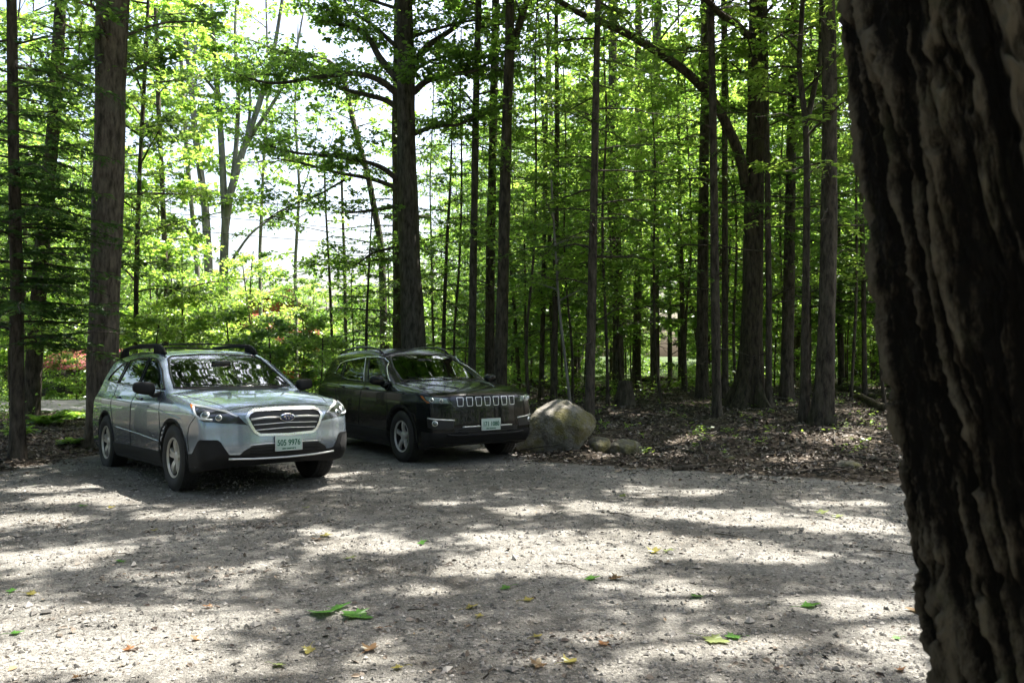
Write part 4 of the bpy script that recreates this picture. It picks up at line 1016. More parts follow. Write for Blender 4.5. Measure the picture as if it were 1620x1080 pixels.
def make_tree(name, label, path, w0, w1, bark, Y=None, H=16, limbs=(), crown=None, flare=.35, group=None, drift=0.0, seed=1, n=14, dead=0, cat='tree'):
    P, R, Yr = stem_path(path, Y, H, w0, w1, drift); base = P[0].copy(); base[2] += .06
    rg = np.random.default_rng(seed*101+13); mb = MB(); lv = Leaves()
    mb.addnp(*bark_trunk(P, R, n, seed, flare))
    for lp, dr, r0, r1, leafy in limbs:
        Q, r = limb_px(lp, Yr, dr, r0, r1); Q = spline(Q, 4); mb.tube(Q, np.linspace(r0, r1, len(Q)), 7, cap=False)
        for _ in range(max(4, int(len(Q)*1.15))):      # side shoots
            i = rg.integers(len(Q)//3, len(Q)); b = bough(rg, Q[i], rg.uniform(0, 6.28), rg.uniform(-.2, .7), rg.uniform(.5, 1.6), .1)
            if leafy: broad_bough(rg, lv, mb, b, .010, .11, 6, int(11*leafy), t0=.1)
            else: mb.tube(b, np.linspace(.010, .003, len(b)), 4, cap=False)
    for _ in range(int(dead*.6)):                      # dry snags low on the stem
        h = rg.uniform(1.2, 8.5); i = np.argmin(abs(P[:, 2]-h)); z = np.array([np.interp(h, P[:, 2], P[:, 0]), np.interp(h, P[:, 2], P[:, 1]), h])
        b = bough(rg, z, rg.uniform(0, 6.28), rg.uniform(-.25, .35), rg.uniform(.2, 1.0)**2*2.4+.15, rg.uniform(-.08, .35), wob=.35); mb.tube(b, np.linspace(rg.uniform(.009, .018), .003, len(b)), 4, cap=False)
        for _k in range(3):
            j = rg.integers(2, len(b)); c = bough(rg, b[j], rg.uniform(0, 6.28), rg.uniform(-.3, .3), rg.uniform(.15, .5), .1, 4); mb.tube(c, np.linspace(.006, .002, 4), 3, cap=False)
    mats = M['leaf']; 
    for c in (crown or []):
        kind = c['kind']; nb = c['n']
        nb = int(nb*1.45)
        for i in range(nb):
            h = c['h0']+(c['h1']-c['h0'])*((i+rg.random())/nb); p = np.array([np.interp(h, P[:, 2], P[:, 0]), np.interp(h, P[:, 2], P[:, 1]), h])
            az = c['az'][0]+rg.random()*(c['az'][1]-c['az'][0]) if 'az' in c else i*2.399+rg.uniform(-.5, .5)
            Lb = rg.uniform(*c['L'])*(1-.35*((h-c['h0'])/(c['h1']-c['h0']+1e-6)) if kind == 'hem' else 1)
            if kind == 'hem':
                b = bough(rg, p, az, rg.uniform(-.05, .22), Lb, rg.uniform(.10, .26)); hemlock_bough(rg, lv, mb, b, .010+.006*Lb, fill=c.get('fill', .9), step=c.get('step', .13)); mats = M['needle']
            else:
                b = bough(rg, p, az, rg.uniform(*c.get('el', (.1, .7))), Lb, c.get('droop', .12)); broad_bough(rg, lv, mb, b, .012+.009*Lb, c.get('size', .09)*1.22, int(c.get('tw', 9)*1.25), int(c.get('per', 9)*1.7)); mats = M[c.get('mat', 'leaf' if seed % 2 else 'leaf_pale')]
    e = empty(name, tuple(base)); tag(e, label, cat, group)
    mb.V = [v-base for v in mb.V]
    mb.build('trunk', M[bark], e)
    if lv.p:
        me = lv.mesh('crown', mats, simple=(mats is M['needle']), keep=lambda p: ~sunlit(p), off=base, seed=seed); obj('crown', me, e)
    TREES.append((base[0], base[1]))
    return e

# ------------------------------------------------------------------ trees that are built once and copied
def proto_tree(name, seed, H, r, bark, kind, h0, nb, L, size, tw, per, mat, lean=.03, simple=True):
    rg = np.random.default_rng(seed); mb = MB(); lv = Leaves()
    k = 7; P = np.stack([np.cumsum(rg.normal(0, lean*H/k, k)), np.cumsum(rg.normal(0, lean*H/k, k)), np.linspace(-.08, H, k)], 1); P[:, :2] -= P[0, :2]; P = spline(P, 3)
    mb.addnp(*bark_trunk(P, np.linspace(r, .015, len(P))**1.0, 8, seed, .25, step=.6 if H > 8 else .3))
    for i in range(nb):
        f = (i+rg.random())/nb; h = h0+(H*.98-h0)*f; p = np.array([np.interp(h, P[:, 2], P[:, 0]), np.interp(h, P[:, 2], P[:, 1]), h])
        if kind == 'hem':
            b = bough(rg, p, i*2.399+rg.uniform(-.5, .5), rg.uniform(-.05, .3), L*(1.05-.75*f)*rg.uniform(.7, 1.15), rg.uniform(.10, .28)); hemlock_bough(rg, lv, mb, b, .012+.005*L, size[0], size[1], size[2], .9)
        else:
            sh = math.sin(math.pi*min(1, .18+.78*f))**.7
            b = bough(rg, p, i*2.399+rg.uniform(-.5, .5), rg.uniform(.0, .75)*(1-.0*f), L*sh*rg.uniform(.7, 1.2), .12); broad_bough(rg, lv, mb, b, max(.006, r*.22), size, tw, per, .34)
    tm = mb.mesh('trunk', M[bark]); cm = lv.mesh('crown', M[mat], simple=simple, seed=seed)
    return name, tm, cm, H
def place(proto, x, y, s, rz, label, group, cat='tree', sz=1.0):
    name, tm, cm, H = proto; e = empty(name, (x, y, float(terrain(x, y))-.02), rz); tl = np.random.default_rng(int(abs(x*977+y*31))).normal(0, .035, 2); e.rotation_euler = (tl[0], tl[1], rz); e.scale = (s, s, s*sz); tag(e, label, cat, group)
    obj('trunk', tm, e)
    if cm is not None: obj('crown', cm, e)
    TREES.append((x, y)); return e
# ------------------------------------------------------------------ the measured trees (pixels of the photograph, then placed at their distance)
def build_trees():
    T = make_tree
    PI2 = math.pi
    T('oak_tree', 'thick grey-brown oak trunk rising right behind the tail of the silver wagon', [(163, 716), (164, 560), (169, 300), (180, 0)], 54, 54, 'bark_oak', Y=13.2, H=19, seed=3, n=22, flare=.25, limbs=[([(150, 95), (125, 100), (100, 125), (80, 130)], .3, .03, .012, 1)],
        crown=[dict(kind='broad', n=7, h0=5.6, h1=8.5, L=(1.0, 2.2), tw=8, per=9, size=.10, mat='leaf')])
    T('hemlock_tree', 'slim dark hemlock nearest the left edge, its drooping boughs reaching toward the wagon', [(29, 702), (27, 450), (20, 200), (18, 0)], 24, 17, 'bark_dark', Y=11.6, H=13, seed=4,
        crown=[dict(kind='hem', n=13, h0=1.5, h1=4.4, L=(1.1, 1.75), step=.085, az=(-.75, .75)), dict(kind='hem', n=30, h0=1.7, h1=5.6, L=(1.2, 2.3), step=.10), dict(kind='hem', n=9, h0=5.6, h1=10, L=(1.2, 2.2))])
    T('hemlock_tree', 'double-width dark hemlock trunk second from the left edge beside the lilac road strip', [(48, 652), (66, 400), (84, 200), (96, 0)], 30, 20, 'bark_dark', Y=16.5, H=17, seed=5, dead=10,
        crown=[dict(kind='hem', n=34, h0=2.2, h1=10, L=(1.5, 3.0))])
    T('beech_tree', 'pale grey left stem of the twin smooth-barked beeches above the wagon roof', [(338, 545), (334, 500), (325, 330), (308, 205), (300, 110), (285, 0)], 20, 8, 'bark_pale', Y=27, H=17, seed=6, n=10, limbs=[([(310, 215), (290, 190), (262, 165), (240, 172)], 1, .05, .015, 1.2), ([(303, 110), (312, 60), (318, 0)], .5, .06, .03, 1)],
        crown=[dict(kind='broad', n=11, h0=6.0, h1=13.5, L=(1.3, 2.6), tw=8, per=9, size=.15)])
    T('beech_tree', 'pale grey right stem of the twin smooth-barked beeches, forking widely toward the bright sky', [(353, 545), (352, 500), (357, 330), (385, 235), (410, 165), (432, 90), (447, 0)], 22, 6, 'bark_pale', Y=27.5, H=16, seed=7, n=10, limbs=[([(356, 345), (350, 220), (344, 140), (338, 60), (334, 0)], .5, .125, .05, 1), ([(357, 370), (372, 250), (377, 150), (372, 60), (376, -30)], .9, .10, .04, 1), ([(386, 236), (404, 205), (440, 150), (466, 90), (480, 20)], .9, .085, .03, .8), ([(345, 150), (325, 125), (310, 112), (308, 60)], .6, .06, .02, 1), ([(388, 230), (396, 170), (394, 120), (402, 80)], .5, .06, .02, .8), ([(412, 160), (398, 110), (385, 70)], .5, .04, .015, .6), ([(362, 420), (395, 372), (430, 345), (470, 320)], 1, .05, .015, .6)],
        crown=[dict(kind='broad', n=9, h0=7.5, h1=13.5, L=(1.2, 2.4), tw=7, per=7, size=.14)])
    T('sugar_maple', 'second thin grey stem leaning left beside the twin beeches', [(318, 560), (312, 420), (296, 250), (288, 120), (280, 0)], 11, 7, 'bark_pale', Y=30, H=17, seed=8, n=8, crown=[dict(kind='broad', n=14, h0=6, h1=15, L=(1.5, 3.0), tw=8, per=9, size=.15)])
    oakl = [([(630, 150), (600, 127), (560, 117), (500, 123), (433, 132), (380, 120)], -1.0, .085, .02, 1.0), ([(630, 172), (613, 160), (587, 152), (557, 145), (533, 137), (503, 123), (470, 110)], 1.0, .075, .02, 1.0), ([(628, 125), (600, 90), (583, 60), (557, 43), (533, 37), (513, 7)], .6, .09, .04, 1.0),
        ([(630, 285), (607, 267), (580, 257), (533, 248), (467, 242), (413, 227)], -1.2, .07, .016, .9), ([(630, 298), (587, 283), (533, 273), (473, 257), (430, 250)], 1.0, .06, .015, .8), ([(633, 325), (587, 333), (550, 337)], -.6, .055, .02, .5), ([(545, 285), (500, 310), (450, 330), (410, 355)], -.4, .03, .008, .7),
        ([(655, 100), (677, 73), (700, 57), (727, 37), (750, 5)], .8, .09, .04, 1.2), ([(655, 146), (673, 130), (700, 120), (747, 113), (783, 93)], -.8, .085, .03, 1.3), ([(656, 110), (686, 95), (720, 88)], .5, .05, .02, 1.2), ([(655, 212), (687, 200), (727, 197), (760, 180)], -.6, .06, .02, 1.3), ([(630, 390), (590, 400), (560, 420), (520, 425)], .6, .035, .01, 1.2), ([(628, 75), (590, 40), (560, 20), (530, -20)], 1.2, .06, .02, 1)]
    T('oak_tree', 'tall straight oak with many bare limbs standing behind the black car, its right side sunlit', [(657, 612), (655, 540), (648, 400), (643, 250), (641, 100), (640, 0)], 46, 30, 'bark_grey', Y=18.6, H=20, seed=9, n=22, limbs=oakl, crown=[dict(kind='broad', n=12, h0=8.6, h1=16, L=(2.2, 4.2), tw=11, per=10, size=.12)])
    T('hemlock_tree', 'dark hemlock stem half hidden along the left side of the tall limbed oak', [(630, 612), (629, 400), (626, 200), (630, 0)], 20, 14, 'bark_dark', Y=21.0, H=16, seed=10, dead=8, crown=[dict(kind='hem', n=13, h0=3.0, h1=6.4, L=(1.2, 2.4), fill=.75)])
    T('leaning_tree', 'thin tree curving far to the left above the gap between the two cars', [(612, 600), (603, 390), (583, 280), (560, 200), (545, 122), (525, 96), (480, 86), (440, 82)], 17, 8, 'bark_grey', Y=23, H=6, seed=11, n=10, crown=[dict(kind='broad', n=6, h0=7.0, h1=9.0, L=(.9, 1.8), tw=6, per=6, size=.10)])
    T('pine_tree', 'slim straight trunk next right of the tall limbed oak', [(746, 604), (749, 400), (752, 200), (758, 0)], 15, 12, 'bark_grey', Y=18.5, H=18, seed=12, dead=12, n=10, crown=[dict(kind='broad', n=7, h0=6.2, h1=9.5, L=(1.0, 2.0), tw=8, per=8, mat='leaf_pale'), dict(kind='broad', n=8, h0=10, h1=16, L=(2, 3.4), tw=9, per=9, size=.13)])
    T('hemlock_tree', 'rough dark trunk standing close against the forked tree right of the black car roof', [(774, 606), (777, 350), (781, 150), (784, 0)], 19, 14, 'bark_dark', Y=20, H=17, seed=13, dead=14, n=10, crown=[dict(kind='hem', n=10, h0=4.4, h1=8.6, L=(1.2, 2.6), fill=.7), dict(kind='broad', n=8, h0=10, h1=16, L=(2, 3.4), tw=9, per=9, size=.13)])
    T('red_maple', 'dark trunk forking near the top edge, above the windscreen of the black car', [(790, 614), (797, 400), (803, 150), (806, 70), (806, 0)], 25, 17, 'bark_dark', Y=17.5, H=19, seed=14, n=14, limbs=[([(808, 85), (822, 40), (834, 0), (846, -60)], .5, .085, .06, .8)], dead=6, crown=[dict(kind='broad', n=9, h0=9.6, h1=16, L=(2, 3.8), tw=10, per=9, size=.12)])
    T('hemlock_tree', 'straight hemlock with bare level branches standing just behind the mossy boulder', [(931, 642), (936, 500), (941, 250), (946, 0)], 19, 11, 'bark_dark', Y=15.0, H=13, seed=15, dead=26, n=10, crown=[dict(kind='hem', n=12, h0=3.2, h1=6.6, L=(1.3, 2.6), fill=.55), dict(kind='hem', n=9, h0=6.6, h1=11.5, L=(1.2, 2.2), fill=.8)])
    T('hemlock_tree', 'slim hemlock a few steps left of the one behind the boulder', [(876, 618), (879, 400), (882, 200), (880, 60)], 13, 8, 'bark_dark', Y=19.5, H=12, seed=16, dead=16, n=8, crown=[dict(kind='hem', n=12, h0=3.5, h1=7.5, L=(1.2, 2.4), fill=.6)])
    T('young_birch', 'thin leaning pale sapling stem just left of the hemlock behind the boulder', [(905, 628), (893, 560), (884, 480), (878, 380)], 6, 4, 'bark_pale', Y=16.5, H=4.6, seed=17, n=6, flare=.1, crown=[dict(kind='broad', n=6, h0=2.4, h1=4.4, L=(.5, 1.0), tw=6, per=7, size=.075, mat='leaf_pale')])
    T('hemlock_tree', 'narrow dark stem left of the boulder in the understory, above the black car hood', [(856, 608), (860, 450), (863, 250), (866, 120)], 10, 7, 'bark_dark', Y=22, H=11, seed=18, dead=12, n=8, crown=[dict(kind='hem', n=8, h0=4.2, h1=8, L=(1, 2.0), fill=.6)])
    T('red_oak', 'stout dark trunk in the middle of the forest directly above the two small rocks', [(979, 598), (976, 420), (971, 220), (968, 0)], 21, 15, 'bark_dark', Y=24, H=20, seed=19, dead=8, n=12, crown=[dict(kind='broad', n=11, h0=7.5, h1=16, L=(2, 3.8), tw=10, per=8, size=.13)])
    T('red_oak', 'evenly thick trunk second right of the one above the two small rocks', [(1007, 594), (1009, 400), (1010, 200), (1010, 0)], 16, 13, 'bark_dark', Y=26, H=20, seed=20, dead=8, n=10, crown=[dict(kind='broad', n=9, h0=8, h1=16, L=(2, 3.5), tw=10, per=8, size=.13)])
    T('red_maple', 'grey trunk in the far gap left of the leaning stem', [(1036, 602), (1036, 400), (1037, 200), (1041, 0)], 18, 13, 'bark_grey', Y=25, H=19, seed=21, dead=8, n=10, crown=[dict(kind='broad', n=9, h0=7, h1=16, L=(2, 3.5), tw=10, per=8, size=.13)])
    T('leaning_tree', 'thin stem leaning left across the bright gap at the centre of the forest', [(1113, 600), (1101, 515), (1073, 402), (1059, 340), (1045, 230), (1035, 120)], 11, 6, 'bark_dark', Y=27, H=12, seed=22, n=8, crown=[dict(kind='broad', n=6, h0=6, h1=11, L=(1, 2), tw=8, per=8, size=.12)])
    T('hemlock_tree', 'dark trunk immediately left of the close pair of straight stems', [(1110, 625), (1112, 400), (1116, 150), (1115, 0)], 23, 15, 'bark_dark', Y=19.5, H=18, seed=23, dead=18, n=12, crown=[dict(kind='hem', n=9, h0=4.8, h1=9, L=(1.2, 2.6), fill=.65), dict(kind='broad', n=7, h0=10, h1=15.5, L=(2, 3.2), tw=9, per=9, size=.13)])
    T('hemlock_tree', 'left and nearer of the close pair of straight stems, light streaks on its bark', [(1135, 650), (1131, 450), (1128, 200), (1125, 0)], 18, 12, 'bark_dark', Y=16.0, H=16, seed=24, dead=22, n=10, crown=[dict(kind='hem', n=10, h0=4.4, h1=8.8, L=(1.2, 2.4), fill=.6)])
    T('hemlock_tree', 'right and farther of the close pair of straight stems', [(1147, 628), (1147, 400), (1146, 200), (1145, 0)], 13, 10, 'bark_dark', Y=19, H=15, seed=25, dead=18, n=8, crown=[dict(kind='hem', n=8, h0=4.4, h1=8, L=(1.2, 2.2), fill=.6)])
    T('red_oak', 'thick trunk with flared mossy roots and one long limb arching up to the left', [(1187, 648), (1189, 520), (1192, 350), (1196, 180), (1198, 0)], 40, 28, 'bark_moss', Y=17.3, H=20, seed=26, n=40, flare=1.1, dead=3, limbs=[([(1180, 300), (1168, 240), (1133, 167), (1090, 118), (1033, 78), (975, 45), (925, 25), (878, -2)], -1.5, .115, .055, .7), ([(1185, 60), (1165, 38), (1140, 22), (1113, -5)], -2.2, .075, .06, .6)],
        crown=[dict(kind='broad', n=12, h0=6.2, h1=9.6, L=(1.2, 2.8), tw=10, per=10, size=.10, mat='leaf_pale'), dict(kind='broad', n=10, h0=9.5, h1=16, L=(2, 4), tw=11, per=9, size=.12)])
    T('hemlock_tree', 'thin stem hugging the right side of the thick trunk with flared roots', [(1216, 644), (1216, 450), (1214, 250), (1210, 0)], 13, 9, 'bark_dark', Y=17.0, H=13, seed=27, dead=18, n=8, crown=[dict(kind='hem', n=9, h0=4.6, h1=9, L=(1.2, 2.2), fill=.65)])
    T('red_maple', 'medium trunk between the flared-root tree and the forked slim tree', [(1243, 634), (1248, 450), (1252, 250), (1256, 0)], 24, 14, 'bark_dark', Y=18.5, H=17, seed=28, dead=12, n=12, crown=[dict(kind='broad', n=10, h0=5.4, h1=9.4, L=(1.0, 2.6), tw=9, per=9, size=.10, mat='leaf'), dict(kind='broad', n=7, h0=10, h1=15, L=(2, 3.2), tw=9, per=9, size=.12)])
    T('red_maple', 'slim tree splitting into two upright forks left of the broad dark trunk', [(1272, 664), (1275, 450), (1277, 300), (1275, 190), (1263, 110), (1270, 0)], 16, 9, 'bark_dark', Y=14.8, H=14, seed=29, dead=6, n=10, limbs=[([(1276, 195), (1290, 130), (1298, 80), (1300, -20)], .4, .055, .04, 1)], crown=[dict(kind='broad', n=10, h0=4.6, h1=9, L=(.9, 2.0), tw=8, per=9, size=.09, mat='leaf_pale')])
    T('red_oak', 'broad dark trunk nearest to the big foreground tree, log lying behind it', [(1303, 668), (1308, 520), (1312, 350), (1312, 150), (1309, 0)], 33, 25, 'bark_dark', Y=14.5, H=18, seed=30, n=18, flare=.5, dead=10, crown=[dict(kind='hem', n=6, h0=3.6, h1=7.4, L=(1.0, 2.2), fill=.6), dict(kind='broad', n=8, h0=8.5, h1=15, L=(2, 3.8), tw=10, per=9, size=.12)])
    T('hemlock_tree', 'thin hemlock in the lit green gap beside the foreground trunk, its low boughs level', [(1368, 612), (1366, 450), (1362, 250), (1358, 60)], 10, 7, 'bark_dark', Y=20.5, H=12, seed=31, dead=10, n=8, crown=[dict(kind='hem', n=14, h0=2.6, h1=8.5, L=(1.2, 2.4), fill=.7)])
    T('young_maple', 'dark thin stem with dense green leaves left of the twin beeches', [(262, 545), (263, 450), (258, 330), (250, 150), (246, 0)], 11, 8, 'bark_dark', Y=22, H=14, seed=32, n=8, crown=[dict(kind='broad', n=20, h0=3.0, h1=11.5, L=(1.0, 2.3), tw=9, per=9, size=.11)])
    T('young_maple', 'leafy slender tree immediately right of the thick trunk behind the wagon', [(214, 560), (216, 420), (222, 250), (232, 60)], 10, 7, 'bark_dark', Y=18, H=12, seed=33, n=8, crown=[dict(kind='broad', n=17, h0=2.6, h1=9.5, L=(.8, 1.9), tw=9, per=9, size=.10), dict(kind='hem', n=4, h0=3.5, h1=6.0, L=(1, 2))])
    T('bare_sapling', 'thin dark pole standing in the bright gap between the two cars', [(530, 560), (521, 423), (515, 330), (512, 230)], 7, 3, 'bark_dark', Y=21, H=5, seed=34, dead=7, n=6, flare=.1, crown=[dict(kind='broad', n=4, h0=3.0, h1=5.6, L=(.4, .9), tw=4, per=5, size=.08)])
    T('bare_sapling', 'pale thin pole right of the gap between the two cars, leafy only near its foot', [(549, 540), (545, 420), (541, 300), (540, 200)], 8, 4, 'bark_grey', Y=24, H=6, seed=35, dead=8, n=6, flare=.1, crown=[dict(kind='broad', n=6, h0=2.2, h1=4.2, L=(.5, 1.0), tw=5, per=6, size=.09)])
    T('hemlock_tree', 'small hemlock spreading low level boughs right behind the black car roof', [(700, 604), (702, 520), (706, 400), (712, 300)], 9, 5, 'bark_dark', Y=20, H=7.5, seed=36, n=8, crown=[dict(kind='hem', n=20, h0=1.6, h1=7.2, L=(.9, 2.3), fill=.85)])
    T('hemlock_tree', 'bushy young hemlock in the gap left of the black car', [(578, 590), (580, 500), (584, 420), (586, 380)], 8, 3, 'bark_dark', Y=19, H=4.4, seed=37, n=8, crown=[dict(kind='hem', n=18, h0=.9, h1=4.2, L=(.8, 1.7), fill=.9)])
    T('slender_beech', 'slender pale stem with sparse leaves in the sky gap right of the twin beeches', [(470, 545), (467, 420), (474, 300), (466, 180), (470, 90)], 8, 4, 'bark_pale', Y=29, H=12.5, seed=39, n=8, limbs=[([(472, 320), (492, 260), (505, 190), (520, 150)], .5, .03, .008, .7), ([(471, 260), (450, 215), (440, 170)], -.5, .025, .008, .7)], crown=[dict(kind='broad', n=9, h0=4.5, h1=12, L=(.8, 1.7), tw=6, per=6, size=.13)])
    T('slender_beech', 'very thin pale stem crossing the fork of the right beech', [(415, 545), (411, 400), (416, 280), (424, 140), (421, 0)], 8, 4, 'bark_pale', Y=31, H=15, seed=41, n=8, limbs=[([(417, 290), (400, 230), (380, 195)], .4, .03, .008, .7)], crown=[dict(kind='broad', n=9, h0=6, h1=14, L=(.8, 1.8), tw=6, per=6, size=.13)])
    T('dead_snag', 'branchless grey dead stem in the forest between boulder hemlock and flared-root tree', [(1060, 606), (1059, 480), (1057, 360), (1056, 260)], 9, 5, 'bark_grey', Y=28, H=8, seed=38, dead=10, n=8)

def shade_trees():
    """crowns above the frame whose leaves shade the lot; leaves are missing where the photograph's ground is sunlit"""
    stems = {}
    for nm, lb, x, y, H, r, bk in (('red_oak', 'tall oak beyond the right frame edge, its crown shading the gravel lot', 8.6, 8.8, 18, .26, 'bark_dark'), ('sugar_maple', 'tall maple beyond the right frame edge, deeper in the wood than the oak there', 11.5, 14.5, 19, .24, 'bark_dark')):
        k = 8; P = np.stack([x+.15*np.sin(np.arange(k)), y+.15*np.cos(np.arange(k)*1.3), np.linspace(float(terrain(x, y))-.06, H, k)], 1)
        stems[(x, y)] = (nm, lb, P, np.linspace(r, .05, k), bk)
    return stems

def overhead():
    rg = np.random.default_rng(77); off = shade_trees()
    # stems that carry a share of the high crown: offscreen ones and four measured ones
    heads = {k: None for k in off}
    named = {'fore': (1.0, 1.75), 'flared': (5.05, 17.3), 'broad': (5.5, 14.5), 'mid': (-.25, 17.5)}
    cl = []
    for gx in np.arange(-11, 10, .46):
        for gy in np.arange(1.2, 17.5, .46):
            h = rg.uniform(9.6, 14.2); g = np.array([gx+rg.uniform(-.25, .25), gy+rg.uniform(-.25, .25), 0])
            p = g+SUN*(h/SUN[2]); 
            if gy > 13 and rg.random() < .35: continue
            cl.append(p)
    cl = np.array(cl); cl = cl[~sunlit(cl, .9)]
    px, py, d = to_px(cl); cl = cl[~((py > -25) & (d > 0) & (px > -50) & (px < 1700))]
    keys = list(off)+list(named.values()); D = np.stack([np.hypot(cl[:, 0]-k[0], cl[:, 1]-k[1]) for k in keys], 1); D[:, :2] *= .8; who = D.argmin(1)
    for ki, k in enumerate(keys):
        C = cl[who == ki]
        if not len(C): continue
        if k in off: nm, lb, P, R, bk = off[k]
        base = np.array([k[0], k[1], float(terrain(*k))])
        mb = MB(); lv = Leaves()
        if k in off: mb.addnp(*bark_trunk(P, R, 12, 5+ki, .4))
        nl = max(3, len(C)//22); cen = C[rg.choice(len(C), nl, replace=False)]
        for _ in range(4):
            w = np.linalg.norm(C[:, None]-cen[None], axis=2).argmin(1); cen = np.array([C[w == q].mean(0) if (w == q).any() else cen[q] for q in range(nl)])
        for q in range(nl):
            S = np.array([k[0], k[1], max(10.0, cen[q][2]-2.6)]); 
            if k == named['fore']: S = np.array([.78, 1.9, 7.5+.15*q])
            mid = S+(cen[q]-S)*.55+np.array([0, 0, .5]); lim = spline([S, mid, cen[q]], 4); mb.tube(lim, np.linspace(.085, .025, len(lim)), 6, cap=False)
            for c in C[w == q]:
                j = lim[rg.integers(len(lim)//2, len(lim))]; mb.tube([j, (j+c)/2+[0, 0, .12], c], [.018, .012, .004], 3, cap=False)
                n = 78; p = c+rg.normal(0, 1, (n, 3))*np.array([.27, .27, .18])
                lv.add(p, unit(rg.normal(0, 1, (n, 3))*[1, 1, .3]), unit(np.array([0, 0, 1])+rg.normal(0, .35, (n, 3))), rg.uniform(.12, .20, n), .70)
        yield k, (nm, lb) if k in off else None, base, mb, lv, bk if k in off else 'bark_dark'

def finish_overhead(fore):
    inv = {(5.05, 17.3): 'thick trunk with flared', (5.5, 14.5): 'broad dark trunk nearest', (-.25, 17.5): 'dark trunk forking near'}
    for k, lab, base, mb, lv, bk in overhead():
        if lab:
            e = empty(lab[0], tuple(base)); tag(e, lab[1], 'tree'); org = base
        elif k == (1.0, 1.75): e = fore; org = np.array(e.location)
        else:
            e = next(o for o in bpy.data.objects if o.get('label', '').startswith(inv[k])); org = np.array(e.location)
        mb.V = [v-org for v in mb.V]
        mb.build('trunk' if lab else 'limb', M[bk], e)
        obj('crown', lv.mesh('crown', M['leaf_shading'], True, keep=lambda p: ~sunlit(p, 1.02), off=org, seed=int(abs(k[0]*10))), e)

def furrow_mat():
    m, nt, out = new_mat('bark_furrowed'); L = nt.links.new; tc = nt.nodes.new('ShaderNodeTexCoord')
    def nz(s, d, r, sc=(1, 1, 1)):
        mp = nt.nodes.new('ShaderNodeMapping'); mp.inputs['Scale'].default_value = sc; L(tc.outputs['Object'], mp.inputs[0])
        n = nt.nodes.new('ShaderNodeTexNoise'); n.inputs['Scale'].default_value = s; n.inputs['Detail'].default_value = d; n.inputs['Roughness'].default_value = r; L(mp.outputs[0], n.inputs[0]); return n.outputs['Fac']
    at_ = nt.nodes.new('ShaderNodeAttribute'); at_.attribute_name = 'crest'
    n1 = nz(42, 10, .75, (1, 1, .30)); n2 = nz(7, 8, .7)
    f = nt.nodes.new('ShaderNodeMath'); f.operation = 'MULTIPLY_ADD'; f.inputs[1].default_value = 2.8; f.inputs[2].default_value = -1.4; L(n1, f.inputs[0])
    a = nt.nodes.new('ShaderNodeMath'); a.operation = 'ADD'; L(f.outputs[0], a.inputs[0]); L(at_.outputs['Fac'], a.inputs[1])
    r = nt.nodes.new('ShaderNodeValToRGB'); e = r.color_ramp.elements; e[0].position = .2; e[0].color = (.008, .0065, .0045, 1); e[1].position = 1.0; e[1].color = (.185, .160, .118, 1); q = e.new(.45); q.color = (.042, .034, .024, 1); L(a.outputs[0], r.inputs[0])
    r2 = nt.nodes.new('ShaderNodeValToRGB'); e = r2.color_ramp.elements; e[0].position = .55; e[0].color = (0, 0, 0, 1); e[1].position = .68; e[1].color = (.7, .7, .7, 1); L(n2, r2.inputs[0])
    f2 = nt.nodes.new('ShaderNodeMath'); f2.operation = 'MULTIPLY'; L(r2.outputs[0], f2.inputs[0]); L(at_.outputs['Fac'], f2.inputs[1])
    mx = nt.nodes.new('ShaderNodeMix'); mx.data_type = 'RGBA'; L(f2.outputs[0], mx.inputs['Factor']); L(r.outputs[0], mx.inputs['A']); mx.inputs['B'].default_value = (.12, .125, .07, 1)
    b = nt.nodes.new('ShaderNodeBsdfPrincipled'); b.inputs['Roughness'].default_value = .95; b.inputs['Specular IOR Level'].default_value = .15; L(mx.outputs['Result'], b.inputs['Base Color'])
    bp = nt.nodes.new('ShaderNodeBump'); bp.inputs['Strength'].default_value = 1.0; bp.inputs['Distance'].default_value = .035; L(n1, bp.inputs['Height']); L(bp.outputs[0], b.inputs['Normal']); L(b.outputs[0], out.inputs[0]); return m

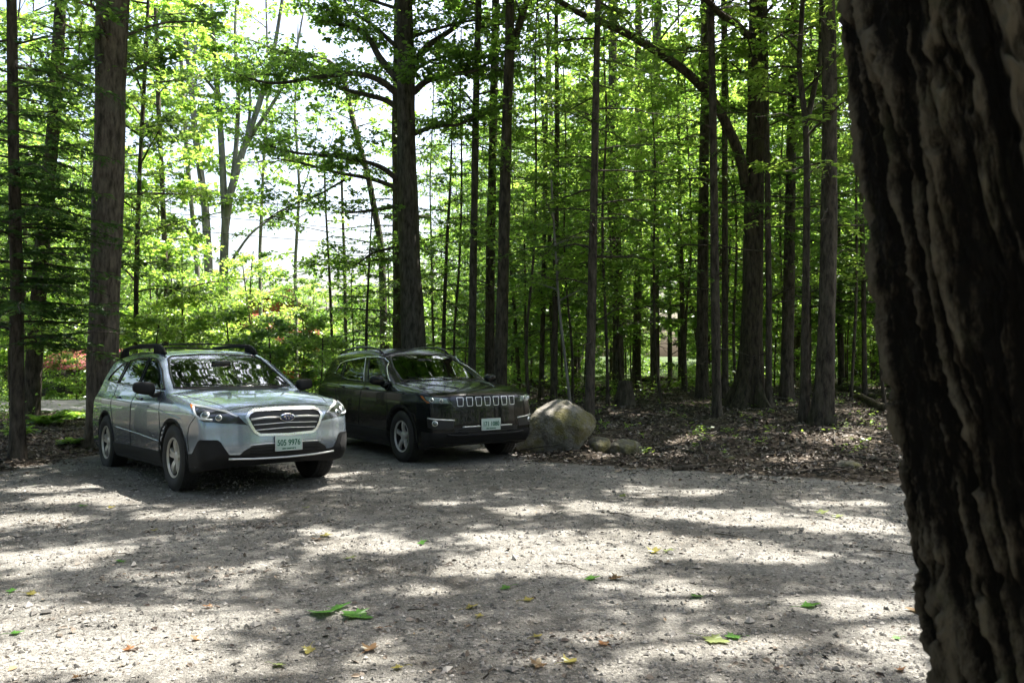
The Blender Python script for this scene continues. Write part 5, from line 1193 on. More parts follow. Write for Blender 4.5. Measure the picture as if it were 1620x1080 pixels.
def foreground_tree():
    """the furrowed trunk close to the camera, leaning left"""
    nA, nZ = 1100, 720; nr = 30; a = np.linspace(0, 2*np.pi, nA, endpoint=False); z = np.linspace(-.05, 4.2, nZ)
    A, Z = np.meshgrid(a, z); R = .355+.10*np.exp(-(Z+.05)/.25)-.012*Z
    # axis: leans left going up
    cx = 1.294-.112*Z; cy = 1.53+.076*Z
    u = A/(2*np.pi)*1.0
    def per(fu, fz, seed, warp=0):      # noise periodic round the stem
        x = np.cos(A)*fu; y = np.sin(A)*fu; v = np.zeros_like(A); 
        return vnoise(x*1.0+seed*7.1+warp, y*1.0+Z*fz*.6+seed*3.3, seed)*.5+vnoise(y*1.13+seed*1.7+Z*fz, x*.97+warp, seed+9)*.5
    def rdg(u, w, s): return 1-np.abs(2*vnoise(u, w, s)-1)
    wu = .13*(vnoise(A*2.1, Z*1.4, 51)-.5)+.07*(vnoise(A*5, Z*5, 52)-.5)+.035*(vnoise(A*17, Z*22, 59)-.5)
    sk = A+.26*Z+wu          # the ridges wind slightly round the stem
    q1 = rdg(sk*8.6, Z*.75+sk*.5, 53)**2.4; q2 = rdg(sk*17+5, Z*2.2, 54)**2; q3 = rdg(sk*40, Z*7, 55)
    plate = sstep(.30, .46, vnoise(sk*19, Z*15, 56)*.65+vnoise(sk*40, Z*34, 60)*.35); f1 = vnoise(sk*60, Z*36, 57)-.5; f2 = vnoise(sk*130, Z*110, 58)-.5
    ridge = np.clip(.72*q1+.42*q2, 0, 1)
    disp = .050*ridge*(.50+.50*plate)+.010*q3*(.3+.7*ridge)+.010*f1+.008*f2
    r = R-.028+disp+.012*np.clip(1.6-Z, 0, 1.2)
    V = np.stack([cx+r*np.cos(A), cy+r*np.sin(A), Z], -1).reshape(-1, 3)
    i = np.arange(nZ-1)[:, None]*nA; j = np.arange(nA)[None]; j2 = (j+1) % nA
    F = np.stack([i+j, i+j2, i+nA+j2, i+nA+j], -1).reshape(-1, 4)
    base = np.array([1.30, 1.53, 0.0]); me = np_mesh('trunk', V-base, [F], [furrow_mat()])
    e = empty('oak_tree', tuple(base)); tag(e, 'huge deeply furrowed trunk filling the right edge close to the viewer', 'tree')
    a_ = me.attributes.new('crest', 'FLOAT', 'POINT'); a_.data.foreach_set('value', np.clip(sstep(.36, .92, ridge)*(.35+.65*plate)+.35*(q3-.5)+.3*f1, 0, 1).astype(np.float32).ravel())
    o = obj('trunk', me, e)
    t = MB(); zz = np.linspace(4.15, 15, 8); P = np.stack([1.302-.112*4.2-.05*(zz-4.2), 1.53+.076*4.2+.05*(zz-4.2), zz], 1); V2, F2 = bark_trunk(P, np.linspace(.29, .06, 8), 20, 8, 0)
    t.addnp(V2-base, F2); t.build('upper_trunk', M['bark_dark'], e)
    return e
# ------------------------------------------------------------------ copied trees, far wood, undergrowth
def skyline(px):
    """how high (photo row) the far crowns may reach at each column: the bright sky stays open left of the oak"""
    return np.interp(px, [-400, 20, 150, 190, 235, 330, 385, 420, 560, 625, 665, 720, 760, 2200], [-900, -300, 40, 130, 240, 330, 400, 430, 440, 400, 210, 20, -900, -900])
def clear_of(x, y, dmin):
    return all((x-a)**2+(y-b)**2 > dmin*dmin for a, b in TREES)
def scatter():
    rg = np.random.default_rng(2024)
    sap = [proto_tree('maple_sapling', 50+i, 4.2, .022, 'bark_dark', 'broad', .8, 20, 1.45, .10, 10, 13, m, .05) for i, m in enumerate(('leaf_pale', 'leaf', 'leaf_pale', 'leaf'))]
    shr = [proto_tree('leafy_shrub', 60+i, 2.2, .018, 'bark_dark', 'broad', .2, 24, 1.2, .095, 10, 14, m, .08) for i, m in enumerate(('leaf', 'leaf_pale'))]
    mid = [proto_tree('understory_maple', 70+i, 10, .065, 'bark_grey' if i % 2 else 'bark_dark', 'broad', 1.8, 34, 2.9, .14, 13, 15, m, .04) for i, m in enumerate(('leaf', 'leaf_pale', 'leaf'))]
    hem = [proto_tree('hemlock_tree', 80+i, 12, .085, 'bark_dark', 'hem', 2.0, 36, 2.9, (.17, .75, .10), 0, 0, 'needle', .02) for i in range(2)]
    far = [proto_tree('forest_tree', 90+i, 20, .15, 'bark_dark' if i != 1 else 'bark_grey', 'broad', 4.0 if i < 2 else 1.5, 38, 4.4, .29, 15, 15, m, .025) for i, m in enumerate(('leaf', 'leaf_pale', 'leaf'))]
    pole = [proto_tree('pole_stage_tree', 95+i, 19, .12, b, 'broad', 9, 13, 3.0, .22, 10, 9, 'leaf', .02) for i, b in enumerate(('bark_dark', 'bark_grey', 'bark_dark'))]
    PROTO['mid'] = mid; PROTO['far'] = [proto_tree('forest_tree', 190+i, 20, .15, 'bark_dark', 'broad', 3.5, 36, 4.6, .30, 14, 14, 'leaf_shading', .025) for i in range(3)]
    def try_place(protos, x, y, s, dmin, lab, grp, wid, cat='tree', sky=True, sz=1.0):
        p = protos[rg.integers(len(protos))]; H = p[3]*s*sz
        b = np.array([x, y, float(terrain(x, y))]); qx, qy, d = to_px(b+[0, 0, H])
        if sky:
            for dx in (-wid*s, 0, wid*s):
                cx, cy, _ = to_px(b+np.array([dx, 0, H*.82])); tx, ty, _ = to_px(b+np.array([dx*.4, 0, H]))
                if cy < skyline(cx) or ty < skyline(tx): return None
        q = to_px([x, y, 1.0])[0]
        if 35 < q < 160 and y < 33: return None
        if (1012 < q < 1100 or 925 < q < 960 or 690 < q < 725) and y > 25 and rg.random() < .93: return None
        if not clear_of(x, y, dmin): return None
        if lot_d(np.array([x]), np.array([y]))[0] < .5: return None
        return place(p, x, y, s, rg.uniform(0, 6.28), lab, grp, cat, sz)
    slim = [proto_tree('slim_maple', 110+i, 9.0, .035, 'bark_dark', 'broad', 2.4, 30, 2.2, .105, 12, 13, m, .06) for i, m in enumerate(('leaf_pale', 'leaf', 'leaf_pale'))]
    def at_px(px, Y): return (px-810)/F_PX*Y
    # named shrubs and saplings, one label each
    for px, Y, pr, s, lab in ((66, 26.5, shr, .8, 'shrub growing in front of the red-roofed shed, at its left'), (122, 27.5, shr, .9, 'shrub growing in front of the red-roofed shed, at its right'), (240, 16.5, shr, 1.0, 'leafy shrub behind the roof rack of the silver wagon, at its left end'), (300, 18.5, shr, 1.25, 'broad bright shrub behind the middle of the wagon roof'), (375, 17.5, shr, 1.05, 'leafy shrub behind the right end of the wagon roof'), (432, 17.0, shr, .9, 'rounded shrub in front of the orange-red house'),
        (478, 18.5, shr, .95, 'low shrub right of the orange-red house, behind the wagon mirror'), (410, 23, sap, 1.0, 'slender sapling standing left of the orange-red house'), (470, 26, sap, .95, 'slender sapling standing right of the orange-red house'), (200, 20, sap, 1.15, 'young sapling just right of the thick trunk behind the wagon'), (290, 23, sap, 1.15, 'leafy sapling left below the twin beeches'),
        (395, 28, sap, 1.2, 'tall sapling right below the twin beeches'), (505, 17, shr, .8, 'low bush in the gap between the two cars'), (560, 21, sap, .85, 'sapling with light leaves left of the black car roof'), (618, 24, sap, 1.05, 'sapling beside the foot of the limbed oak'), 
        (735, 24, sap, 1.1, 'yellow-green sapling right behind the black car roof'), (835, 22, sap, 1.35, 'yellow-green sapling left of the boulder hemlock, high spreading leaves'), (890, 26, sap, 1.45, 'leafy sapling filling the gap behind the boulder'), (1080, 25, sap, .85, 'bright low sapling under the leaning stem'), (1395, 22, sap, 1.3, 'leafy sapling in the gap against the foreground trunk'), (1340, 27, sap, 1.2, 'sapling behind the broad dark trunk and its log'),
        (655, 27, sap, 1.2, 'sapling in the shade just right of the limbed oak'), (20, 15.5, sap, 1.15, 'leafy sapling at the left frame edge'), (990, 30, sap, 1.3, 'sapling beyond the stout middle trunk'), (1225, 26, sap, 1.3, 'sapling behind the flared-root tree')):
        x = at_px(px, Y); p = pr[rg.integers(len(pr))]; place(p, x, Y, s, rg.uniform(0, 6.28), lab, None, 'shrub' if pr is shr else 'tree')
    for px, Y, s, lab in ((692, 22, .95, 'slim maple with light leaves right of the limbed oak'), (725, 20, 1.0, 'slim maple between the limbed oak and the straight grey trunk'), (838, 18.5, 1.0, 'slim maple spreading yellow-green sprays above the boulder'), (905, 20, .95, 'slim maple behind the boulder hemlock on its left'), (962, 18, 1.05, 'slim maple right of the boulder hemlock'), (1045, 19, .9, 'slim maple before the leaning stem'), (1085, 22, 1.1, 'slim maple left of the close pair of stems'), (1165, 20.5, 1.1, 'slim maple between the close pair and the flared-root tree'), (1232, 20, .95, 'slim maple just behind the thin stem hugging the flared-root tree'), (1290, 19, 1.05, 'slim maple between the forked tree and the broad dark trunk'), (1345, 18, 1.0, 'slim maple right of the broad dark trunk'), (1400, 17, 1.0, 'slim maple half hidden by the foreground trunk'), (180, 16.5, 1.0, 'slim maple directly right of the thick trunk behind the wagon'), (-10, 17, 1.0, 'slim maple cut by the left edge')):
        place(slim[rg.integers(3)], at_px(px, Y), Y, s, rg.uniform(0, 6.28), lab, None)
    n = 0; k = 0
    while n < 85 and k < 4000:      # understory beyond the open floor
        k += 1; Y = rg.uniform(23, 48); px = rg.uniform(-60, 1480); x = at_px(px, Y)
        if try_place(sap, x, Y, rg.uniform(.8, 1.7), .8, 'leafy sapling in the green understory far back in the wood', 'understory saplings', 1.3): n += 1
    n = 0; k = 0
    while n < 130 and k < 5000:
        k += 1; Y = rg.uniform(27, 62); px = rg.uniform(-60, 1500); x = at_px(px, Y)
        if try_place(shr, x, Y, rg.uniform(.8, 1.7), .8, 'low leafy bush on the far floor of the wood', 'far bushes', 1.2, 'shrub'): n += 1
    n = 0; k = 0
    while n < 56 and k < 4000:
        k += 1; Y = rg.uniform(21, 50); px = rg.uniform(-150, 1600); x = at_px(px, Y)
        if try_place(mid, x, Y, rg.uniform(.75, 1.35), 1.2, 'slender broadleaf tree with light leaves among the trunks far back', 'understory trees', 2.4): n += 1
    n = 0; k = 0
    while n < 56 and k < 4000:
        k += 1; Y = rg.uniform(19, 42); px = rg.uniform(640, 1600) if rg.random() < .75 else rg.uniform(-100, 300); x = at_px(px, Y)
        if try_place(hem, x, Y, rg.uniform(.7, 1.3), 1.3, 'dark hemlock with level drooping boughs among the far trunks', 'far hemlocks', 2.2): n += 1
    n = 0; k = 0
    while n < 18 and k < 4000:
        k += 1; Y = rg.uniform(24, 60); px = rg.uniform(680, 1600); x = at_px(px, Y)
        if try_place(pole, x, Y, rg.uniform(.75, 1.2), .9, 'straight dark trunk standing far back in the shaded forest', 'far forest trunks', 3): n += 1
    n = 0; k = 0
    while n < 112 and k < 6000:
        k += 1; Y = 34+62*rg.random()**.9; px = rg.uniform(-300, 1900); x = at_px(px, Y)
        if try_place(far, x, Y, rg.uniform(.75, 1.25), 2.0, 'tall leafy tree in the backmost ranks of the forest', 'backmost forest trees', 4): n += 1
    n = 0; k = 0
    while n < 40 and k < 4000:      # low far growth under the open sky
        k += 1; Y = rg.uniform(38, 70); px = rg.uniform(180, 700); x = at_px(px, Y)
        if try_place(mid, x, Y, rg.uniform(.45, .9), 1.2, 'rounded leafy tree beyond the house under the open sky', 'trees under the open sky', 2.4): n += 1

def surround():
    """the wood goes on round the lot: behind the viewer and to both sides; it shades the place and shows in the glass of the cars"""
    rg = np.random.default_rng(404); n = 0; k = 0
    for x, y in ((-3.2, -4.2), (2.6, -4.8), (-9.4, 1.5), (-10.4, 5.6), (7.5, -4.4), (-7.6, -3.0), (-.2, -8.2)): place(PROTO['far'][int(abs(x*7)) % 3], x, y, .85, x, 'leafy forest tree standing round the lot outside the picture', 'trees round the lot')
    while n < 92 and k < 9000:
        k += 1; x = rg.uniform(-38, 40); y = rg.uniform(-34, 22)
        if -8.6 < x < 15.5 and y > -5: continue
        if x > 9 and y > -3 and x < 17: continue
        if y > 6 and x < 0 and -.75*y < x: continue
        if not clear_of(x, y, 2.3) or to_px([x, y, 2.0])[2] > 0 and -150 < to_px([x, y, 2.0])[0] < 1760: continue
        p = PROTO['far'][rg.integers(3)] if rg.random() < .72 else PROTO['mid'][rg.integers(3)]
        place(p, x, y, rg.uniform(.7, 1.0), rg.uniform(0, 6.28), 'leafy forest tree standing round the lot outside the picture', 'trees round the lot'); n += 1

PROTO = {}
def ground_plants():
    rg = np.random.default_rng(31); lv = Leaves(); lp = Leaves()
    def plant(x, y, h, k, size, L):
        z = float(terrain(x, y)); n = k
        p = np.array([x, y, z])+np.stack([rg.normal(0, h*.35, n), rg.normal(0, h*.35, n), h*rg.uniform(.35, 1.0, n)], 1)
        L.add(p, unit(rg.normal(0, 1, (n, 3))*[1, 1, .25]), unit(np.array([0, 0, 1])+rg.normal(0, .3, (n, 3))), size*rg.uniform(.6, 1.2, n), .65)
    for _ in range(1300):
        Y = rg.uniform(20, 60); x = (rg.uniform(600, 1520)-810)/F_PX*Y
        if vnoise(x*.35, Y*.3, 61) < .45: continue
        plant(x, Y, rg.uniform(.2, .9), rg.integers(18, 50), .11, lp if rg.random() < .5 else lv)
    for _ in range(150):
        Y = rg.uniform(11, 21); x = (rg.uniform(820, 1400)-810)/F_PX*Y
        if lot_d(np.array([x]), np.array([Y]))[0] > .6: plant(x, Y, rg.uniform(.08, .22), rg.integers(6, 14), .07, lp)
    for _ in range(900):
        Y = rg.uniform(13.5, 40); x = (rg.uniform(-80, 640)-810)/F_PX*Y
        if lot_d(np.array([x]), np.array([Y]))[0] < .8 or abs(Y-24) < 2.6 and x < -8 or 40 < 810+x/Y*F_PX < 150 and Y > 13.5: continue
        plant(x, Y, rg.uniform(.15, .8), rg.integers(14, 40), .085, lp if rg.random() < .6 else lv)
    for L, m, nm in ((lv, 'leaf', 'undergrowth'), (lp, 'leaf_pale', 'undergrowth')):
        tag(obj(nm, L.mesh(nm, M[m], True, seed=5)), kind='stuff')
    # the bright ferns left of the wagon
    for i, (px, py, s, lab) in enumerate(((75, 672, .75, 'bright green fern clump in front of the lilac road strip'), (118, 664, .6, 'smaller fern clump between the road strip and the thick trunk'), (30, 690, .5, 'fern at the foot of the slim hemlock near the left edge'), (112, 704, .35, 'tiny low fern on the leaf litter left of the wagon'))):
        g = ground_at(px, py); L = Leaves(); mb = MB()
        for f in range(16):
            az = f*2.4; b = bough(rg, np.zeros(3), az, rg.uniform(.5, 1.0), s*rg.uniform(.6, 1.0), .45, 7, .05); mb.tube(b, np.linspace(.006, .002, 7), 4, cap=False)
            t = np.repeat(np.linspace(.15, 1, 16), 2); q, tg = along(b, t); sd = unit(np.cross(tg, [0, 0, 1]))*np.tile([-1, 1], 16)[:, None]
            L.add(q, unit(sd+tg*.35-np.array([0, 0, .15])), unit(np.array([0, 0, 1])+rg.normal(0, .2, (32, 3))), s*.26*np.sin(np.pi*np.clip(t*.85+.12, 0, 1)), .26)
        e = empty('fern', (g[0], g[1], float(terrain(g[0], g[1])))); tag(e, lab, 'plant'); mb.build('stem', M['leaf'], e); obj('frond', L.mesh('frond', M['leaf_pale'], True, seed=i), e)

def litter():
    rg = np.random.default_rng(12)
    m, nt, out = new_mat('dry_leaves'); at_ = nt.nodes.new('ShaderNodeAttribute'); at_.attribute_name = 'rnd'
    r = nt.nodes.new('ShaderNodeValToRGB'); e = r.color_ramp.elements
    for p, c in ((.2, (.058, .044, .032)), (.45, (.115, .090, .066)), (.7, (.19, .158, .125)), (.9, (.34, .30, .26))): q = e.new(p); q.color = (*c, 1)
    e[0].color = (.05, .03, .02, 1); e[-1].color = (.22, .15, .08, 1)
    b = nt.nodes.new('ShaderNodeBsdfPrincipled'); b.inputs['Roughness'].default_value = .65
    nt.links.new(at_.outputs['Fac'], r.inputs[0]); nt.links.new(r.outputs[0], b.inputs['Base Color']); nt.links.new(b.outputs[0], out.inputs[0]); M['dry'] = m
    n = 90000; Y = rg.uniform(9.0, 30, n); x = (rg.uniform(-60, 1480, n)-810)/F_PX*Y; d = lot_d(x, Y)
    keep = (d > -.25+.9*(vnoise(x*2, Y*2, 71)-.5)) & (vnoise(x*.9+7, Y*.9, 72)+.5*rg.random(n) > .42) & (rg.random(n) < np.where(d > 0, 1, .35)) & ~((x < -9.5) & (Y > 20)); x, Y = x[keep], Y[keep]
    n2 = 3200; y2 = rg.uniform(2.2, 11, n2); x2 = rg.uniform(-.65, .58, n2)*y2; x = np.concatenate([x, x2]); Y = np.concatenate([Y, y2]); n = len(x)
    for cx, cy, rx, ry, kk in ((430, 832, 70, 5, 160), (275, 842, 70, 5, 130), (520, 828, 60, 3, 60), (1125, 856, 40, 8, 90), (600, 905, 90, 6, 60), (240, 905, 90, 14, 130), (380, 910, 70, 10, 80), (90, 830, 80, 8, 80), (1350, 870, 70, 8, 50), (850, 1040, 60, 12, 60), (960, 1010, 50, 8, 50), (150, 990, 90, 10, 40), (700, 1000, 120, 14, 60), (1270, 1050, 90, 14, 60)):
        c_ = ground_at(cx, cy, 2.0); d_ = ground_at(cx, cy+ry, 2.0); w_ = rx/F_PX*c_[1]; h_ = abs(c_[1]-d_[1])+.05; ax_ = c_[0]+rg.normal(0, w_*.55, kk); ay_ = c_[1]+rg.normal(0, h_*.6, kk)+.25*(ax_-c_[0])*(vnoise(ax_*2, ax_*0, 73)-.5); x = np.concatenate([x, ax_]); Y = np.concatenate([Y, ay_]); x2 = np.concatenate([x2, ax_]); y2 = np.concatenate([y2, ay_]); n2 += kk; n += kk
    size = rg.uniform(.035, .085, n); size[-n2:] *= rg.uniform(.15, .75, n2)**1.3
    p = np.stack([x, Y, terrain(x, Y)+rg.uniform(.004, .030, n)], 1); p[-n2:, 2] = terrain(x2, y2)+.006
    L = Leaves(); L.add(p, unit(rg.normal(0, 1, (n, 3))*[1, 1, .30]), unit(np.array([0, 0, 1])+rg.normal(0, .42, (n, 3))), size, rg.uniform(.45, .8, n))
    tag(obj('leaf_litter', L.mesh('leaf_litter', m, False, seed=3)), kind='stuff')
    # sticks and broken twigs all over the forest floor
    mb = MB()
    for _ in range(650):
        Y_ = rg.uniform(10, 28); x_ = (rg.uniform(-60, 1480)-810)/F_PX*Y_
        if lot_d(np.array([x_]), np.array([Y_]))[0] < .1 or x_ < -9.5 and Y_ > 20: continue
        l_ = rg.uniform(.15, 1.3); a_ = rg.uniform(0, 6.28); t_ = np.linspace(-.5, .5, 5); P_ = np.stack([x_+l_*t_*math.cos(a_), Y_+l_*t_*math.sin(a_), np.zeros(5)], 1); P_[:, :2] += rg.normal(0, .025*l_, (5, 2)); P_[:, 2] = terrain(P_[:, 0], P_[:, 1])+.025+rg.uniform(0, .16)*l_*(t_+.5)
        r_ = rg.uniform(.004, .016); mb.tube(P_, np.linspace(r_, r_*.5, 5), 4)
    tag(mb.build('brush', M['bark_grey']), kind='stuff')
    # loose stones of the lot
    n = 48000; y = 2.0+9.5*rg.random(n)**1.5; x = rg.uniform(-.66, .60, n)*y; ok = (lot_d(x, y) < -.05) & (vnoise(x*1.3, y*1.3, 81)*.6+rg.random(n)*.7 > .42); x, y = x[ok], y[ok]; n = len(x)
    s = .0045+.013*rg.random(n)**3.2; s[rg.random(n) < .012] *= 2.2; s *= np.clip(.75+y*.06, .8, 1.35)
    O = np.array([[1, 0, 0], [-1, 0, 0], [0, 1, 0], [0, -1, 0], [0, 0, 1], [0, 0, -1]], float)
    V = O[None]*rg.uniform(.6, 1.25, (n, 6, 1))+rg.normal(0, .18, (n, 6, 3)); a = rg.uniform(0, 6.28, n); c, q = np.cos(a), np.sin(a)
    V = np.stack([V[..., 0]*c[:, None]-V[..., 1]*q[:, None], V[..., 0]*q[:, None]+V[..., 1]*c[:, None], V[..., 2]*.7], -1)*s[:, None, None]+np.stack([x, y, terrain(x, y)+s*.25], 1)[:, None]
    T = np.array([[0, 2, 4], [2, 1, 4], [1, 3, 4], [3, 0, 4], [2, 0, 5], [1, 2, 5], [3, 1, 5], [0, 3, 5]]); F = ((np.arange(n)*6)[:, None, None]+T[None]).reshape(-1, 3)
    m, nt, out = new_mat('stones'); at_ = nt.nodes.new('ShaderNodeAttribute'); at_.attribute_name = 'rnd'; r = nt.nodes.new('ShaderNodeValToRGB'); e = r.color_ramp.elements
    e[0].color = (.09, .085, .078, 1); e[1].color = (.36, .34, .31, 1); q = e.new(.5); q.color = (.20, .188, .17, 1)
    b = nt.nodes.new('ShaderNodeBsdfPrincipled'); b.inputs['Roughness'].default_value = .85; nt.links.new(at_.outputs['Fac'], r.inputs[0]); nt.links.new(r.outputs[0], b.inputs['Base Color']); nt.links.new(b.outputs[0], out.inputs[0])
    tag(obj('gravel', np_mesh('gravel', V.reshape(-1, 3), [F], [m], False, attrs={'rnd': np.repeat(rg.random(n), 8)})), kind='stuff')

# ------------------------------------------------------------------ stones, logs, house, wires, fallen leaves
def rock_mat():
    m, nt, out = new_mat('mossy_rock'); L = nt.links.new; tc = nt.nodes.new('ShaderNodeTexCoord')
    def nz(s, d=8, r=.6):
        n = nt.nodes.new('ShaderNodeTexNoise'); n.inputs['Scale'].default_value = s; n.inputs['Detail'].default_value = d; n.inputs['Roughness'].default_value = r; L(tc.outputs['Object'], n.inputs[0]); return n
    r1 = nt.nodes.new('ShaderNodeValToRGB'); e = r1.color_ramp.elements; e[0].position = .33; e[0].color = (.10, .092, .075, 1); e[1].position = .68; e[1].color = (.32, .30, .26, 1); L(nz(5).outputs['Fac'], r1.inputs[0])
    r2 = nt.nodes.new('ShaderNodeValToRGB'); e = r2.color_ramp.elements; e[0].position = .44; e[0].color = (0, 0, 0, 1); e[1].position = .60; e[1].color = (1, 1, 1, 1); L(nz(3.0, 9, .7).outputs['Fac'], r2.inputs[0])
    f = nt.nodes.new('ShaderNodeMath'); f.operation = 'MULTIPLY'; f.inputs[1].default_value = .85; L(r2.outputs[0], f.inputs[0])
    mx = nt.nodes.new('ShaderNodeMix'); mx.data_type = 'RGBA'; L(f.outputs[0], mx.inputs['Factor']); L(r1.outputs[0], mx.inputs['A']); mx.inputs['B'].default_value = (.165, .150, .040, 1)
    b = nt.nodes.new('ShaderNodeBsdfPrincipled'); b.inputs['Roughness'].default_value = .92; L(mx.outputs['Result'], b.inputs['Base Color'])
    bp = nt.nodes.new('ShaderNodeBump'); bp.inputs['Strength'].default_value = 1; bp.inputs['Distance'].default_value = .06; L(nz(11, 8, .7).outputs['Fac'], bp.inputs['Height']); L(bp.outputs[0], b.inputs['Normal']); L(b.outputs[0], out.inputs[0]); return m
def rock(name, label, c, d, seed, mat, cat='rock', shear=0.0, flatb=.35, sub=5, taper=0.0):
    bm = bmesh.new(); bmesh.ops.create_icosphere(bm, subdivisions=sub, radius=1); V = np.array([v.co[:] for v in bm.verts]); bm.verts.index_update(); F = np.array([[v.index for v in f.verts] for f in bm.faces]); bm.free()
    rg = np.random.default_rng(seed)
    for _ in range(16):      # planes knocked off
        n = unit(rg.normal(0, 1, 3)); t = rg.uniform(.60, .92); q = V@n; V = V-np.maximum(q-t, 0)[:, None]*n*.96
    k = vnoise(V[:, 0]*3+V[:, 2]*2+seed, V[:, 1]*3-V[:, 2]*1.5, seed)-.5; k2 = vnoise(V[:, 0]*9+V[:, 2]*7, V[:, 1]*9+V[:, 2]*5, seed+3)-.5
    V = V*(1+.12*k+.06*k2)[:, None]; V[:, 0] += shear*V[:, 2]; V[:, :2] *= (1+taper*np.clip(.35-V[:, 2:3], -.4, 1.2)); V = V*np.array(d)/2
    V[:, 2] = np.maximum(V[:, 2], -d[2]/2*flatb)
    z = float(terrain(c[0], c[1])); o = obj(name, np_mesh(name, V, [F], [mat])); o.location = (c[0], c[1], z+d[2]/2*flatb-.05); return tag(o, label, cat)
def log(name, label, a, b, r0, r1, bark, seed, cat='log', lift=0.0):
    a = np.array(a, float); b = np.array(b, float); rg = np.random.default_rng(seed); t = np.linspace(0, 1, 9); P = a+(b-a)*t[:, None]
    P[:, 2] = terrain(P[:, 0], P[:, 1])+np.interp(t, [0, 1], [r0, r1])*.75+lift*t; P[1:-1] += rg.normal(0, .03, (7, 3)); R = np.interp(t, [0, 1], [r0, r1])
    V, F = bark_trunk(P, R, 10, seed, 0, .07, .2); o = P[0].copy(); mb = MB(); mb.addnp(V-o, F); k = len(V)//10
    mb.F.setdefault(10, []).append(tuple(range(9, -1, -1))); mb.F.setdefault(10, []).append(tuple((k-1)*10+i for i in range(10)))
    ob = mb.build(name, M[bark]); ob.location = o; return tag(ob, label, cat)
def gx(px, py): p = ground_at(px, py); return (p[0], p[1])
def props():
    rm = rock_mat()
    rock('boulder', 'large rounded mossy boulder beside the front of the black car', (.60, 12.85), (1.38, 1.10, 1.14), 5, rm, 'boulder', .42, .42, 5, .30)
    rock('rock', 'small greenish rock touching the right side of the boulder', (1.33, 12.6), (.36, .36, .46), 8, rm, 'rock', 0, .5, 4)
    rock('rock', 'grey wedge-shaped rock right of the small greenish rock', (1.70, 12.55), (.58, .42, .42), 9, rm, 'rock', .15, .4, 4)
    for px, py, s, sd, lb in ((1152, 724, .30, 11, 'pale flat stone on the leaf litter below the flared-root tree'), (1345, 738, .42, 12, 'low mossy stone near the foot of the foreground trunk'), (1405, 742, .25, 13, 'small stone right of the low mossy stone'), (760, 618, .5, 14, 'half-buried stone under the trees behind the black car hood'), (1060, 655, .4, 15, 'mossy stone lying before the close pair of stems')):
        x, y = gx(px, py); rock('rock', lb, (x, y), (s, s*.8, s*.45), sd, rm, 'rock', 0, .3, 4)
    L = [('fallen_log', 'upper of two parallel logs lying behind the broad dark trunk', (1322, 612), (1425, 640), .13, .10, 'bark_grey', 1), ('fallen_log', 'lower mossy log of the two lying behind the broad dark trunk', (1318, 628), (1400, 650), .10, .08, 'bark_moss', 2), ('fallen_log', 'long dark log lying across the far forest floor beyond the boulder', (838, 612), (1000, 622), .14, .09, 'bark_dark', 3),
        ('fallen_branch', 'pale bare branch on the forest floor right of the black car hood', (800, 606), (890, 618), .035, .02, 'bark_pale', 4), ('fallen_branch', 'dark branch on the litter at the lot edge right of the rocks', (1065, 745), (1150, 736), .035, .018, 'bark_dark', 5), ('fallen_branch', 'thin broken branch on the sunlit leaf litter in mid forest', (1040, 640), (1105, 660), .03, .015, 'bark_grey', 6),
        ('fallen_log', 'short log lying under the right beech-side thicket beside the mossy stump', (1000, 604), (1092, 600), .11, .09, 'bark_moss', 7), ('fallen_branch', 'crooked branch lying before the boulder hemlock', (945, 655), (1005, 640), .03, .015, 'bark_dark', 8), ('fallen_branch', 'dark stick on the mud at the lot edge near the foreground trunk', (1230, 752), (1330, 744), .028, .014, 'bark_dark', 9), ('fallen_branch', 'branch lying on the leaf litter left of the wagon', (20, 735), (100, 728), .025, .012, 'bark_dark', 10)]
    L[6] = ('fallen_log', 'short mossy log lying beneath the leaning stem', *L[6][2:])
    for nm, lb, a, b, r0, r1, bk, sd in L: log(nm, lb, (*gx(*a), 0), (*gx(*b), 0), r0, r1, bk, sd, 'branch' if 'branch' in nm else 'log')
    st = MB(); x, y = gx(988, 640); P = np.array([[x, y, float(terrain(x, y))-.05], [x+.02, y, float(terrain(x, y))+.3], [x+.02, y+.02, float(terrain(x, y))+.52]]); V, F = bark_trunk(P, [.16, .13, .12], 14, 44, .5, .12, .05); st.addnp(V-P[0], F)
    k = len(V)//14; st.F.setdefault(14, []).append(tuple((k-1)*14+i for i in range(14))); o = st.build('tree_stump', M['bark_dark']); o.location = P[0]; tag(o, 'short dark stump on the leaf litter right of the boulder', 'stump')
    # orange-red house behind the shrubs
    red = principled('red_siding', (.34, .085, .042), .7, noise=(3, .2)); trim = principled('white_trim', (.75, .75, .72), .5); roof = principled('roof_shingle', (.16, .07, .05), .8, noise=(8, .3)); pane = principled('window_pane', (.05, .06, .07), .05, spec=.8)
    Y = 33.0; x = (432-810)/F_PX*Y; e = empty('red_house', (x, Y, float(terrain(x, Y))), math.radians(14)); tag(e, 'orange-red house half hidden by shrubs behind the wagon', 'house')
    w = MB(); w.box((0, 2.5, 1.55), (3.6, 5, 3.1)); w.add([(-1.8, 0, 3.1), (1.8, 0, 3.1), (0, 0, 3.9), (-1.8, 5, 3.1), (1.8, 5, 3.1), (0, 5, 3.9)], [(0, 1, 2), (5, 4, 3)])
    for k in range(14): w.box((0, -.012, .2+k*.215), (3.62, .02, .02))
    w.build('wall', red, e)
    r = MB()
    for s in (-1, 1):
        a = math.atan2(.8, 1.8); R = np.array([[math.cos(a), 0, s*math.sin(a)], [0, 1, 0], [-s*math.sin(a), 0, math.cos(a)]]); r.box((s*.95, 2.5, 3.55), (2.2, 5.5, .10), R=R)
